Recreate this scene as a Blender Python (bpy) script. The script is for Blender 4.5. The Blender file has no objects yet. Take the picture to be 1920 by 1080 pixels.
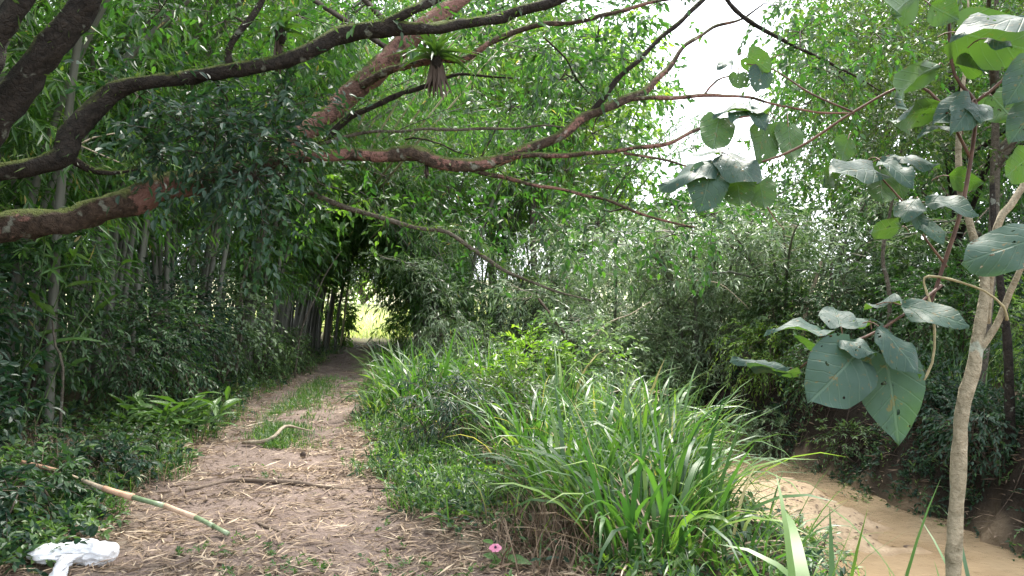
import bpy, math
import numpy as np
from mathutils import Vector, Matrix

sc = bpy.context.scene
col = sc.collection
R = math.radians
rng = np.random.default_rng(11)

# ------------------------------------------------------------------ camera, sky, sun, exposure
F = 1507.0                                    # focal length in pixels of a 1920 wide frame
CAM = np.array([0.0, 0.0, 1.6])
PITCH = math.atan(20 / F)
cam = bpy.data.cameras.new('camera')
cam.sensor_width = 36.0
cam.lens = 36.0 * F / 1920
cam.clip_start = 0.05
cam.clip_end = 2000
co = bpy.data.objects.new('camera', cam)
col.objects.link(co)
co.location = CAM
co.rotation_euler = (R(90) + PITCH, 0, 0)
sc.camera = co

SUN_EL, SUN_AZ = 63.0, 26.0                   # azimuth measured from +Y (view direction) towards +X
w = bpy.data.worlds.new('World')
sc.world = w
w.use_nodes = True
nt = w.node_tree
nt.nodes.clear()
sky = nt.nodes.new('ShaderNodeTexSky')
sky.sky_type = 'NISHITA'
sky.sun_disc = False
sky.sun_elevation = R(SUN_EL)
sky.sun_rotation = R(SUN_AZ)
sky.air_density = 1.0
sky.dust_density = 6.0
sky.ozone_density = 1.0
bg = nt.nodes.new('ShaderNodeBackground')
bg.inputs['Strength'].default_value = 0.15
ow = nt.nodes.new('ShaderNodeOutputWorld')
# thin bright cloud cover over the blue
tcw = nt.nodes.new('ShaderNodeTexCoord')
cn = nt.nodes.new('ShaderNodeTexNoise'); cn.inputs['Scale'].default_value = 2.2; cn.inputs['Detail'].default_value = 6
nt.links.new(tcw.outputs['Generated'], cn.inputs['Vector'])
cr = nt.nodes.new('ShaderNodeMapRange'); cr.inputs[1].default_value = .25; cr.inputs[2].default_value = .6; cr.inputs[3].default_value = .55; cr.inputs[4].default_value = .95
nt.links.new(cn.outputs['Fac'], cr.inputs[0])
cm = nt.nodes.new('ShaderNodeMix'); cm.data_type = 'RGBA'
cm.inputs[7].default_value = (8.4, 8.8, 9.4, 1)
nt.links.new(cr.outputs[0], cm.inputs[0]); nt.links.new(sky.outputs[0], cm.inputs[6])
nt.links.new(cm.outputs[2], bg.inputs[0])
nt.links.new(bg.outputs[0], ow.inputs[0])

sd = bpy.data.lights.new('sun', 'SUN')
sd.energy = 3.8
sd.angle = R(10)
sd.color = (1.0, 0.95, 0.86)
so = bpy.data.objects.new('sun', sd)
col.objects.link(so)
sdir = Vector((math.sin(R(SUN_AZ)) * math.cos(R(SUN_EL)), math.cos(R(SUN_AZ)) * math.cos(R(SUN_EL)), math.sin(R(SUN_EL))))
so.rotation_euler = sdir.to_track_quat('Z', 'Y').to_euler()
so.location = (20, 20, 40)

sc.view_settings.view_transform = 'Standard'
sc.view_settings.look = 'None'
sc.view_settings.gamma = 1.0
sc.view_settings.exposure = 1.58
sc.view_settings.use_curve_mapping = False
sc.cycles.use_denoising = True
sc.cycles.max_bounces = 8
sc.cycles.diffuse_bounces = 3
sc.cycles.glossy_bounces = 2
sc.cycles.transmission_bounces = 6
sc.cycles.sample_clamp_indirect = 6.0


# ------------------------------------------------------------------ helpers
def at(px, py, d):
    """A point seen at pixel (px, py) of the 1920x1080 photo, d metres in front of the camera."""
    x = (px - 960) / F
    u = (540 - py) / F
    cp, sp = math.cos(PITCH), math.sin(PITCH)
    return CAM + d * np.array([x, cp - u * sp, sp + u * cp])


def nrm(a):
    return a / np.maximum(np.linalg.norm(a, axis=-1, keepdims=True), 1e-9)


def vnoise(x, y, s=0):
    x = np.asarray(x, float); y = np.asarray(y, float)
    xi = np.floor(x); yi = np.floor(y)
    fx = x - xi; fy = y - yi
    fx = fx * fx * (3 - 2 * fx); fy = fy * fy * (3 - 2 * fy)
    h = lambda a, b: np.modf(np.abs(np.sin(a * 127.1 + b * 311.7 + s * 74.7) * 43758.5453))[0]
    return (h(xi, yi) * (1 - fx) + h(xi + 1, yi) * fx) * (1 - fy) + (h(xi, yi + 1) * (1 - fx) + h(xi + 1, yi + 1) * fx) * fy


def fbm(x, y, s=0, o=4):
    r = 0; a = 0.5
    for k in range(o):
        r = r + a * (vnoise(x, y, s + k * 7) - 0.5)
        x = x * 2.03; y = y * 2.03; a *= 0.5
    return r


def sstep(a, b, x):
    t = np.clip((np.asarray(x, float) - a) / (b - a), 0, 1)
    return t * t * (3 - 2 * t)


NTRI = 0


def add_mesh(name, V, groups, mat, parent=None, tint=None, kind=None, uv=None, smooth=True, link=True, attrs=None):
    """One mesh object from arrays. groups: list of (n, k) index arrays."""
    global NTRI
    V = np.asarray(V, np.float32).reshape(-1, 3)
    if parent is not None:
        V = V - np.array(parent.location if parent.parent is None else parent.parent.location, np.float32)
    me = bpy.data.meshes.new(name)
    groups = [np.asarray(g, np.int32) for g in groups if len(g)]
    nl = sum(g.size for g in groups)
    npol = sum(len(g) for g in groups)
    NTRI += sum(len(g) * (g.shape[1] - 2) for g in groups)
    me.vertices.add(len(V)); me.vertices.foreach_set('co', V.ravel())
    me.loops.add(nl); me.loops.foreach_set('vertex_index', np.concatenate([g.ravel() for g in groups]))
    me.polygons.add(npol)
    tot = np.concatenate([np.full(len(g), g.shape[1], np.int32) for g in groups])
    st = np.concatenate([[0], np.cumsum(tot)[:-1]]).astype(np.int32)
    me.polygons.foreach_set('loop_start', st)
    me.update(calc_edges=True)
    if not smooth:
        me.polygons.foreach_set('use_smooth', np.zeros(npol, bool))
    else:
        me.polygons.foreach_set('use_smooth', np.ones(npol, bool))
    if tint is not None:
        a = me.attributes.new('tint', 'FLOAT', 'POINT'); a.data.foreach_set('value', np.asarray(tint, np.float32))
    for k, v in (attrs or {}).items():
        a = me.attributes.new(k, 'FLOAT', 'POINT'); a.data.foreach_set('value', np.asarray(v, np.float32))
    if uv is not None:
        l = me.uv_layers.new(name='UVMap')
        idx = np.concatenate([g.ravel() for g in groups])
        l.data.foreach_set('uv', np.asarray(uv, np.float32)[idx].ravel())
    if mat: me.materials.append(mat)
    o = bpy.data.objects.new(name, me)
    if link: col.objects.link(o)
    if parent is not None: o.parent = parent
    if kind: o['kind'] = kind
    return o


def thing(name, label, cat, loc, group=None):
    o = bpy.data.objects.new(name, None)
    o.empty_display_size = 0.1
    col.objects.link(o)
    o.location = [float(v) for v in loc]
    o['label'] = label; o['category'] = cat
    if group: o['group'] = group
    return o


def tag(o, label, cat, group=None):
    o['label'] = label; o['category'] = cat
    if group: o['group'] = group
    return o


def tubes(P, Rad, sides=5, cap=False):
    """P (n, m, 3) centre lines, Rad (n, m) or (n, m, sides) radii -> verts, [quads]"""
    P = np.asarray(P, float); n, m, _ = P.shape
    Rad = np.asarray(Rad, float)
    if Rad.ndim == 2: Rad = Rad[:, :, None] * np.ones(sides)
    T = nrm(np.gradient(P, axis=1))
    ref = np.where(np.abs(T[:, 0, 2:3]) > 0.85, np.array([[1., 0, 0]]), np.array([[0, 0, 1.]]))
    u = nrm(np.cross(T[:, 0], ref))
    ang = np.arange(sides) * 2 * math.pi / sides
    V = np.empty((n, m, sides, 3))
    for k in range(m):
        u = nrm(u - T[:, k] * (u * T[:, k]).sum(-1, keepdims=True))
        v = np.cross(T[:, k], u)
        ring = u[:, None] * np.cos(ang)[None, :, None] + v[:, None] * np.sin(ang)[None, :, None]
        V[:, k] = P[:, k, None] + ring * Rad[:, k, :, None]
    i = np.arange(n)[:, None, None] * m * sides
    k = np.arange(m - 1)[None, :, None] * sides
    s = np.arange(sides)[None, None, :]
    s2 = (s + 1) % sides
    Q = np.stack([i + k + s, i + k + s2, i + k + sides + s2, i + k + sides + s], -1).reshape(-1, 4)
    return V.reshape(-1, 3), Q


def cap_faces(m, sides):
    a = np.arange(sides)[None, ::-1]
    b = np.arange(sides)[None, :] + (m - 1) * sides
    return [a, b]


def smooth_line(pts, rad, step=0.07):
    """Catmull-Rom resample of a control polyline."""
    pts = np.asarray(pts, float); rad = np.asarray(rad, float)
    P = np.vstack([2 * pts[0] - pts[1], pts, 2 * pts[-1] - pts[-2]])
    out, rr = [], []
    for i in range(len(pts) - 1):
        a, b, c, d = P[i], P[i + 1], P[i + 2], P[i + 3]
        n = max(2, int(np.linalg.norm(c - b) / step))
        for t in np.arange(n) / n:
            out.append(0.5 * (2 * b + (c - a) * t + (2 * a - 5 * b + 4 * c - d) * t * t + (3 * b - a - 3 * c + d) * t ** 3))
            tt = t * t * (3 - 2 * t)
            rr.append(rad[i] * (1 - tt) + rad[i + 1] * tt)
    out.append(pts[-1]); rr.append(rad[-1])
    return np.array(out), np.array(rr)


def limb(name, pts, rad, mat, parent, sides=9, step=0.07, lump=0.12, wob=0.0, seed=None, kind=None):
    r = np.random.default_rng(seed if seed is not None else int(abs(pts[0][0] * 997 + pts[-1][2] * 131)) + len(pts))
    C, rr = smooth_line(pts, rad, step)
    m = len(C)
    if wob:
        k = np.arange(m)
        for a in range(3):
            C[:, a] += wob * (np.sin(k * 0.35 + r.uniform(0, 6)) * 0.6 + np.sin(k * 0.9 + r.uniform(0, 6)) * 0.4) * np.minimum(1, k / 4)
    k = np.arange(m)[:, None]; s = np.arange(sides)[None, :] * 2 * math.pi / sides
    mod = 1 + lump * (np.sin(k * 0.5 + s + r.uniform(0, 6)) * 0.45 + np.sin(k * 1.1 - 2 * s + r.uniform(0, 6)) * 0.3 + np.sin(k * 0.23 + r.uniform(0, 6)) * 0.5) + lump * 0.4 * r.normal(size=(m, sides))
    V, Q = tubes(C[None], (rr[:, None] * mod)[None], sides)
    return add_mesh(name, V, [Q] + cap_faces(m, sides), mat, parent, kind=kind)


# --- leaves
SH = {
    'lance': (np.array([(0, 0, 0), (.38, .5, .16), (1, 0, -.1), (.38, -.5, .16)]), [np.array([(0, 3, 2), (0, 2, 1)])]),
    'ovate': (np.array([(0, 0, 0), (.27, .44, .12), (.62, .40, .08), (1, 0, -.18), (.62, -.40, .08), (.27, -.44, .12)]),
              [np.array([(0, 5, 4, 3), (0, 3, 2, 1)])]),
}


class Leaves:
    def __init__(s):
        s.a = []

    def add(s, pos, dr, nm, L, W, tint):
        n = len(pos)
        s.a.append((pos, dr, nm, np.broadcast_to(np.asarray(L, float), (n,)), np.broadcast_to(np.asarray(W, float), (n,)), np.broadcast_to(np.asarray(tint, float), (n,))))

    def build(s, name, mat, parent, shape='lance', kind='stuff'):
        pos, dr, nm, L, W, ti = [np.concatenate([b[k] for b in s.a]) for k in range(6)]
        dr = nrm(dr)
        sd = nrm(np.cross(nm, dr)); nm = np.cross(dr, sd)
        T, G = SH[shape]
        V = pos[:, None] + dr[:, None] * (T[None, :, 0] * L[:, None])[..., None] + sd[:, None] * (T[None, :, 1] * W[:, None])[..., None] + nm[:, None] * (T[None, :, 2] * W[:, None])[..., None]
        k = T.shape[0]
        off = np.arange(len(pos))[:, None, None] * k
        return add_mesh(name, V.reshape(-1, 3), [(g[None] + off).reshape(-1, g.shape[1]) for g in G], mat, parent, tint=np.repeat(ti, k), kind=kind, smooth=False)


def rdir(n, r=None):
    return nrm((r or rng).normal(size=(n, 3)))


def twig_set(S, D, L, droop, nleaf, ll, lw, LV, TW=None, r=None, spread=0.9, hang=0.3, up=0.9, tw_r=0.004, t0=0.2, tint=None, jit=0.25):
    """Twigs from S along D, length L, hanging by droop; leaves along them go to LV, the twig centre lines to TW."""
    r = r or rng
    n = len(S)
    L = np.broadcast_to(np.asarray(L, float), (n,))
    droop = np.broadcast_to(np.asarray(droop, float), (n,))
    def pt(t):
        return S[:, None] + D[:, None] * (L[:, None] * t)[..., None] + np.array([0, 0, -1.]) * (droop[:, None] * L[:, None] * t ** 2)[..., None]
    t = np.linspace(t0, 1, nleaf)[None] + r.uniform(-.04, .04, (n, nleaf))
    P = pt(t)
    T = nrm(D[:, None] - np.array([0, 0, 1.]) * (2 * droop[:, None] * t)[..., None])
    hz = nrm(np.cross(T, np.array([0, 0, 1.]) + r.normal(size=T.shape) * .35))
    sg = np.where((np.arange(nleaf) % 2)[None] == 0, 1, -1) * np.ones((n, 1))
    fade = np.linspace(1, .25, nleaf)[None, :, None]
    d = T * .75 + hz * sg[..., None] * spread * fade + r.normal(size=T.shape) * jit - np.array([0, 0, hang])
    out = D.copy(); out[:, 2] = 0
    nv = np.array([0, 0, up]) + out[:, None] * .5 + r.normal(size=T.shape) * .45
    q = r.uniform(.7, 1.2, (n, nleaf))
    if tint is None: tb = r.uniform(0, 1, (n, 1)) * .6
    else: tb = np.asarray(tint).reshape(-1, 1) * np.ones((n, 1))
    ti = np.clip(tb + r.uniform(-.28, .28, (n, nleaf)), 0, .94)
    ti = np.where(r.random((n, nleaf)) < .012, 1.0, ti)
    LV.add(P.reshape(-1, 3), d.reshape(-1, 3), nv.reshape(-1, 3), (ll * q).ravel(), (lw * q).ravel(), ti.ravel())
    if TW is not None:
        tt = np.linspace(0, 1, 4)[None] * np.ones((n, 1))
        TW.append((pt(tt), np.linspace(1, .4, 4)[None] * np.ones((n, 1)) * tw_r))


def build_twigs(name, TW, mat, parent, sides=3):
    P = np.concatenate([a for a, b in TW]); Rr = np.concatenate([b for a, b in TW])
    if len(P) > 240: P, Rr = P[::3 if len(P) > 900 else 2], Rr[::3 if len(P) > 900 else 2]
    V, Q = tubes(P[:, [0, 2, 3]], Rr[:, [0, 2, 3]], sides)
    return add_mesh(name, V, [Q], mat, parent, kind='stuff')


# --- grass blades
def blades(base, az, L, W, lean, bend, rows=6, r=None, fold=0.25):
    """Arching blades: base (n,3); az heading; lean initial angle from vertical; bend extra angle at the tip."""
    r = r or rng
    n = len(base)
    t = np.linspace(0, 1, rows)
    th = lean[:, None] + bend[:, None] * t[None] ** 1.6
    ds = np.diff(t)[None] * L[:, None]
    thm = (th[:, 1:] + th[:, :-1]) / 2
    hx = np.concatenate([np.zeros((n, 1)), np.cumsum(np.sin(thm) * ds, 1)], 1)
    hz = np.concatenate([np.zeros((n, 1)), np.cumsum(np.cos(thm) * ds, 1)], 1)
    tw = r.normal(0, .35, n)
    h = np.stack([np.cos(az), np.sin(az), np.zeros(n)], 1)
    sv = np.stack([-np.sin(az), np.cos(az), tw], 1); sv = nrm(sv)
    C = base[:, None] + h[:, None] * hx[..., None] + np.array([0, 0, 1.]) * hz[..., None]
    prof = np.interp(t, [0, .15, .5, .8, 1], [.55, .9, 1, .6, .03])
    wd = W[:, None] * prof[None] * .5
    nv = np.stack([-np.cos(th), np.zeros_like(th), np.sin(th)], -1)
    nw = h[:, None] * nv[..., 0:1] + np.array([0, 0, 1.]) * nv[..., 2:3]
    A = C + sv[:, None] * wd[..., None] + nw * (wd * fold)[..., None]
    B = C - sv[:, None] * wd[..., None] + nw * (wd * fold)[..., None]
    V = np.stack([A, B], 2).reshape(-1, 3)
    o = np.arange(n)[:, None] * rows * 2; k = np.arange(rows - 1)[None] * 2
    Q = np.stack([o + k, o + k + 1, o + k + 3, o + k + 2], -1).reshape(-1, 4)
    return V, Q


# ------------------------------------------------------------------ materials
def new_mat(name):
    m = bpy.data.materials.new(name); m.use_nodes = True
    n = m.node_tree; n.nodes.clear()
    return m, n, n.nodes, n.links


def ramp(N, L, fac, stops):
    c = N.new('ShaderNodeValToRGB')
    e = c.color_ramp.elements
    while len(e) > 1: e.remove(e[0])
    e[0].position = stops[0][0]; e[0].color = (*stops[0][1], 1)
    for p, k in stops[1:]:
        x = e.new(p); x.color = (*k, 1)
    L.new(fac, c.inputs[0])
    return c.outputs[0]


def tnoise(N, L, vec, scale, detail=4, rough=.55, dist=0):
    t = N.new('ShaderNodeTexNoise')
    t.inputs['Scale'].default_value = scale; t.inputs['Detail'].default_value = detail
    t.inputs['Roughness'].default_value = rough; t.inputs['Distortion'].default_value = dist
    if vec is not None: L.new(vec, t.inputs['Vector'])
    return t.outputs['Fac']


def mixc(N, L, f, a, b):
    m = N.new('ShaderNodeMix'); m.data_type = 'RGBA'
    for k, v in ((0, f), (6, a), (7, b)):
        if hasattr(v, 'links') or hasattr(v, 'is_linked'): L.new(v, m.inputs[k])
        elif k == 0: m.inputs[0].default_value = v
        else: m.inputs[k].default_value = (*v, 1)
    return m.outputs[2]


def math_n(N, L, op, a, b=None, clamp=False):
    m = N.new('ShaderNodeMath'); m.operation = op; m.use_clamp = clamp
    for k, v in ((0, a), (1, b)):
        if v is None: continue
        if hasattr(v, 'is_linked'): L.new(v, m.inputs[k])
        else: m.inputs[k].default_value = v
    return m.outputs[0]


def maprange(N, L, v, a, b, c=0., d=1.):
    m = N.new('ShaderNodeMapRange'); m.interpolation_type = 'SMOOTHSTEP'
    L.new(v, m.inputs[0])
    for k, x in zip((1, 2, 3, 4), (a, b, c, d)): m.inputs[k].default_value = x
    return m.outputs[0]


def leaf_mat(name, c0, c1, c2, rough=.45, trans=.35, spec=.5, tcol=None, old=None):
    """Leaf colours by the per-leaf tint; thin leaves let light through."""
    m, n, N, L = new_mat(name)
    a = N.new('ShaderNodeAttribute'); a.attribute_name = 'tint'
    stops = [(0, c0), (.5, c1), (.93, c2)]
    if old: stops += [(.985, old)]
    c = ramp(N, L, a.outputs['Fac'], stops)
    p = N.new('ShaderNodeBsdfPrincipled')
    L.new(c, p.inputs['Base Color'])
    p.inputs['Roughness'].default_value = rough
    p.inputs['Specular IOR Level'].default_value = spec
    t = N.new('ShaderNodeBsdfTranslucent')
    tm = N.new('ShaderNodeMix'); tm.data_type = 'RGBA'; tm.blend_type = 'MULTIPLY'; tm.inputs[0].default_value = 1
    L.new(c, tm.inputs[6]); tm.inputs[7].default_value = (*(tcol or (2.0, 2.3, .9)), 1)
    L.new(tm.outputs[2], t.inputs[0])
    x = N.new('ShaderNodeMixShader'); x.inputs[0].default_value = trans
    L.new(p.outputs[0], x.inputs[1]); L.new(t.outputs[0], x.inputs[2])
    o = N.new('ShaderNodeOutputMaterial'); L.new(x.outputs[0], o.inputs[0])
    return m


def plain_mat(name, c0, c1, scale=12, rough=.8, bump=.3, spec=.3, trans=0., stretch=None):
    m, n, N, L = new_mat(name)
    tc = N.new('ShaderNodeTexCoord')
    vec = tc.outputs['Object']
    if stretch:
        mp = N.new('ShaderNodeMapping'); mp.inputs['Scale'].default_value = stretch
        L.new(vec, mp.inputs[0]); vec = mp.outputs[0]
    f = tnoise(N, L, vec, scale, 5, .6)
    oi = N.new('ShaderNodeObjectInfo')
    ff = math_n(N, L, 'ADD', f, math_n(N, L, 'MULTIPLY', math_n(N, L, 'SUBTRACT', oi.outputs['Random'], .5), .35))
    c = ramp(N, L, ff, [(.3, c0), (.7, c1)])
    p = N.new('ShaderNodeBsdfPrincipled'); L.new(c, p.inputs['Base Color'])
    p.inputs['Roughness'].default_value = rough; p.inputs['Specular IOR Level'].default_value = spec
    b = N.new('ShaderNodeBump'); b.inputs['Strength'].default_value = bump; b.inputs['Distance'].default_value = .01
    L.new(f, b.inputs['Height']); L.new(b.outputs[0], p.inputs['Normal'])
    o = N.new('ShaderNodeOutputMaterial')
    if trans:
        t = N.new('ShaderNodeBsdfTranslucent'); L.new(c, t.inputs[0])
        x = N.new('ShaderNodeMixShader'); x.inputs[0].default_value = trans
        L.new(p.outputs[0], x.inputs[1]); L.new(t.outputs[0], x.inputs[2]); L.new(x.outputs[0], o.inputs[0])
    else:
        L.new(p.outputs[0], o.inputs[0])
    return m


def bark_mat(name, base0, base1, red=.0, moss=.5, lichen=.5, crack=1.0):
    """Bark with moss on the upper side, reddish algae patches and pale lichen spots."""
    m, n, N, L = new_mat(name)
    g = N.new('ShaderNodeNewGeometry')
    pos = g.outputs['Position']
    f1 = tnoise(N, L, pos, 22, 6, .65)
    c = ramp(N, L, f1, [(.3, base0), (.7, base1)])
    vo = N.new('ShaderNodeTexVoronoi'); vo.feature = 'DISTANCE_TO_EDGE'; vo.inputs['Scale'].default_value = 30
    dn = N.new('ShaderNodeTexNoise'); dn.inputs['Scale'].default_value = 6; L.new(pos, dn.inputs['Vector'])
    va = N.new('ShaderNodeVectorMath'); va.operation = 'MULTIPLY_ADD'; va.inputs[1].default_value = (.16, .16, .16); L.new(dn.outputs['Color'], va.inputs[0]); L.new(pos, va.inputs[2])
    L.new(va.outputs[0], vo.inputs['Vector'])
    crk = maprange(N, L, vo.outputs['Distance'], 0, .12)
    c = mixc(N, L, math_n(N, L, 'MULTIPLY', math_n(N, L, 'SUBTRACT', 1.0, crk), .2 * crack), c, base0)
    if red:
        fr = math_n(N, L, 'ADD', tnoise(N, L, pos, 2.6, 5, .62, .4), math_n(N, L, 'MULTIPLY', math_n(N, L, 'SUBTRACT', f1, .5), .35))
        c = mixc(N, L, maprange(N, L, fr, .62 - red * .22, .67 - red * .2), c, mixc(N, L, f1, (.095, .05, .038), (.27, .145, .12)))
    fl = tnoise(N, L, pos, 9, 3, .5)
    c = mixc(N, L, math_n(N, L, 'MULTIPLY', maprange(N, L, fl, .63, .69), lichen), c, (.30, .33, .27))
    sx = N.new('ShaderNodeSeparateXYZ'); L.new(g.outputs['Normal'], sx.inputs[0])
    fm = tnoise(N, L, pos, 7, 5, .7)
    up = math_n(N, L, 'ADD', sx.outputs[2], math_n(N, L, 'MULTIPLY', math_n(N, L, 'SUBTRACT', fm, .5), 1.8))
    mm = maprange(N, L, up, .75 - moss * .7, 1.05 - moss * .5)
    c = mixc(N, L, mm, c, mixc(N, L, f1, (.03, .045, .01), (.10, .115, .03)))
    p = N.new('ShaderNodeBsdfPrincipled'); L.new(c, p.inputs['Base Color'])
    p.inputs['Roughness'].default_value = .9; p.inputs['Specular IOR Level'].default_value = .2
    b = N.new('ShaderNodeBump'); b.inputs['Strength'].default_value = 1.0; b.inputs['Distance'].default_value = .035
    L.new(math_n(N, L, 'ADD', math_n(N, L, 'ADD', f1, math_n(N, L, 'MULTIPLY', crk, .13 * crack)), math_n(N, L, 'MULTIPLY', fm, .6)), b.inputs['Height']); L.new(b.outputs[0], p.inputs['Normal'])
    o = N.new('ShaderNodeOutputMaterial'); L.new(p.outputs[0], o.inputs[0])
    return m


M = {}
M['bamboo'] = leaf_mat('bamboo_leaf', (.024, .064, .018), (.054, .125, .030), (.125, .215, .04), .42, .42, old=(.26, .20, .09))
M['bamboo_grey'] = leaf_mat('grey_green_bamboo_leaf', (.07, .115, .06), (.14, .20, .11), (.27, .34, .21), .36, .3, .6, tcol=(1.4, 1.7, .9))
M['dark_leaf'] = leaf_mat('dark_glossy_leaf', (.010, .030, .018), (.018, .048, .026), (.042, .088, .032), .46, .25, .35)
M['tree_leaf'] = leaf_mat('small_tree_leaf', (.018, .048, .016), (.036, .085, .024), (.080, .145, .034), .42, .40, tcol=(1.6, 2.2, .7))
M['olive_leaf'] = leaf_mat('olive_tree_leaf', (.028, .052, .016), (.055, .092, .024), (.11, .15, .04), .42, .40, tcol=(1.7, 2.1, .7))
M['shrub_leaf'] = leaf_mat('shrub_leaf', (.020, .050, .020), (.038, .084, .031), (.080, .142, .046), .48, .28, .4)
M['lime_leaf'] = leaf_mat('yellow_green_leaf', (.06, .12, .02), (.12, .21, .03), (.24, .32, .05), .42, .4)
M['young_leaf'] = leaf_mat('young_tree_leaf', (.035, .085, .018), (.07, .14, .024), (.14, .22, .035), .42, .4)
M['pale_leaf'] = leaf_mat('pale_green_leaf', (.06, .105, .05), (.12, .18, .085), (.22, .28, .15), .42, .3, tcol=(1.5, 1.8, .9))
M['herb'] = leaf_mat('low_herb_leaf', (.030, .066, .022), (.062, .118, .036), (.13, .20, .055), .48, .3)
M['grass'] = leaf_mat('tall_grass_blade', (.022, .062, .019), (.058, .125, .030), (.17, .25, .05), .42, .32, .45, old=(.30, .25, .12))
M['lit_grass'] = leaf_mat('glare_grass_blade', (.24, .28, .13), (.40, .42, .24), (.55, .55, .38), .5, .35)  # whitish: the field's overexposed sunlight is put into the blade colour
M['dry'] = leaf_mat('dry_straw', (.15, .10, .065), (.30, .22, .15), (.50, .41, .30), .7, .15, tcol=(1, .9, .7))
M['dry_dark'] = leaf_mat('dry_brown_leaf', (.06, .04, .028), (.13, .09, .06), (.26, .19, .13), .75, .15, tcol=(1, .9, .7))
M['bark_main'] = bark_mat('mossy_red_bark', (.022, .016, .012), (.10, .07, .052), red=.58, moss=.62, lichen=.45)
M['bark_dark'] = bark_mat('dark_mossy_bark', (.007, .006, .005), (.035, .028, .022), red=0, moss=.55, lichen=.35)
M['bark_red'] = bark_mat('pinkish_red_bark', (.05, .03, .024), (.15, .085, .066), red=1.0, moss=.45, lichen=.7)
M['bark_grey'] = bark_mat('grey_bark', (.05, .042, .034), (.15, .13, .10), red=0, moss=.3, lichen=.6)
M['twig'] = plain_mat('brown_twig', (.03, .024, .018), (.09, .07, .05), 30)
M['twig_pale'] = plain_mat('pale_twig', (.16, .14, .10), (.34, .30, .22), 30)
M['stalk'] = plain_mat('green_stalk', (.05, .09, .03), (.10, .15, .05), 30, .5)
M['deadwood'] = plain_mat('dead_stick_wood', (.05, .036, .028), (.14, .105, .08), 25, .85, .5)
M['deadwood_pale'] = plain_mat('pale_dry_stick', (.22, .18, .13), (.46, .39, .29), 25, .8, .4)

# ------------------------------------------------------------------ the ground, path, stream
def pathx(y): return np.interp(y, [-60, 0, 4.6, 6, 7, 8, 9.3, 12, 14, 17, 24, 45, 100, 700], [-.2, -.2, -1.36, -1.85, -2.15, -2.42, -2.68, -3.18, -3.45, -3.75, -4.3, -7.2, -15, -100])
def pathw(y): return np.interp(y, [-5, 4.6, 5.6, 7, 12, 17, 30], [2.0, 1.55, 1.22, 1.0, .84, .68, .8])
def streamx(y): return np.interp(y, [-30, 3, 6, 9, 12, 14, 16, 18, 22, 28, 60, 600], [4.6, 4.5, 4.25, 3.95, 3.5, 3.1, 2.4, 1.7, 1.0, 1.3, 3, 30])
WATER = -1.2


def terrain(x, y):
    x = np.asarray(x, float); y = np.asarray(y, float)
    u = x - streamx(y)
    n1 = fbm(x * 1.3, y * 1.3, 3); n2 = fbm(x * .25, y * .25, 9)
    far = sstep(38, 80, y)
    h = n1 * .10 + n2 * .35 * sstep(3, 9, np.abs(x - pathx(y)))
    dl = pathx(y) - pathw(y) - x
    h = h + .45 * sstep(.1, 3.0, dl) * (1 - far)
    h = h + np.clip(.10 * (u - 2.8), 0, 1.4) * (u > 0)
    # channel
    d = np.abs(u) + n1 * .5
    inw = np.where(u > 0, 2.45, 2.7)
    ch = 1 - sstep(1.35, inw, d)
    bed = -1.42 + n1 * .12
    wx = fbm(x * .9, y * .9, 45) * 1.1; wy = fbm(x * .9, y * .9, 46) * 1.6
    sb = np.exp(-(((u + .05 + wx) / 1.0) ** 4 + ((y - 10.9 + wy) / 2.0) ** 4))
    bed = bed + .36 * sb * (1 + fbm(x * 1.7, y * 1.7, 44) * .9)
    h = h * (1 - ch) + bed * ch + np.where(u > 0, .25, 0) * sstep(2.2, 2.9, d) * (u < 6)
    # trail wear: two wheel ruts, a low middle, the hump at the tunnel
    du = (x - pathx(y)) / pathw(y)
    on = 1 - sstep(.8, 1.25, np.abs(du))
    h = h - on * .05 - .035 * np.exp(-((np.abs(du) - .55) / .22) ** 2) + on * (fbm(x * 5, y * 5, 21) * .07 + fbm(x * 13, y * 13, 22, 2) * .03)
    h = h + .38 * np.exp(-(((y - 21.5) / 1.3) ** 2)) * np.exp(-((x - pathx(y) - .3) / 1.0) ** 2)
    bk = sstep(1.2, 1.7, np.abs(u)) * (1 - sstep(2.4, 3.2, np.abs(u)))
    h = h + bk * (fbm(x * 3.1, y * 3.1, 91) * .45 + fbm(x * 8, y * 8, 92, 2) * .14)
    h = h + far * 1.2 + np.clip(y - 90, 0, 400) * .03
    return h


def hz(x, y): return float(terrain(np.array([x]), np.array([y]))[0])


def axis(segs):
    out = []
    for a, b, s in segs: out += list(np.arange(a, b - 1e-6, s))
    return np.array(out + [segs[-1][1]])


gx = axis([(-400, -100, 60), (-100, -40, 12), (-40, -16, 2), (-16, -8, .5), (-8, 8, .1), (8, 16, .4), (16, 40, 2), (40, 100, 12), (100, 400, 60)])
gy = axis([(-60, -10, 8), (-10, 2, 1), (2, 4, .25), (4, 16, .1), (16, 30, .22), (30, 50, .8), (50, 100, 4), (100, 700, 60)])
X, Y = np.meshgrid(gx, gy)
Z = terrain(X, Y)
VX = np.stack([X, Y, Z], -1).reshape(-1, 3)
nx, ny = len(gx), len(gy)
I = np.arange(nx * ny).reshape(ny, nx)
Q = np.stack([I[:-1, :-1], I[:-1, 1:], I[1:, 1:], I[1:, :-1]], -1).reshape(-1, 4)
cx, cy = VX[Q].mean(1)[:, 0], VX[Q].mean(1)[:, 1]
du = np.abs((VX[:, 0] - pathx(VX[:, 1])) / pathw(VX[:, 1])) + fbm(VX[:, 0] * 1.6, VX[:, 1] * 1.6, 5) * .9
trail = (1 - sstep(.7, 1.35, du)) * (1 - sstep(25.5, 29, VX[:, 1]))
uu = VX[:, 0] - streamx(VX[:, 1])
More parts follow.
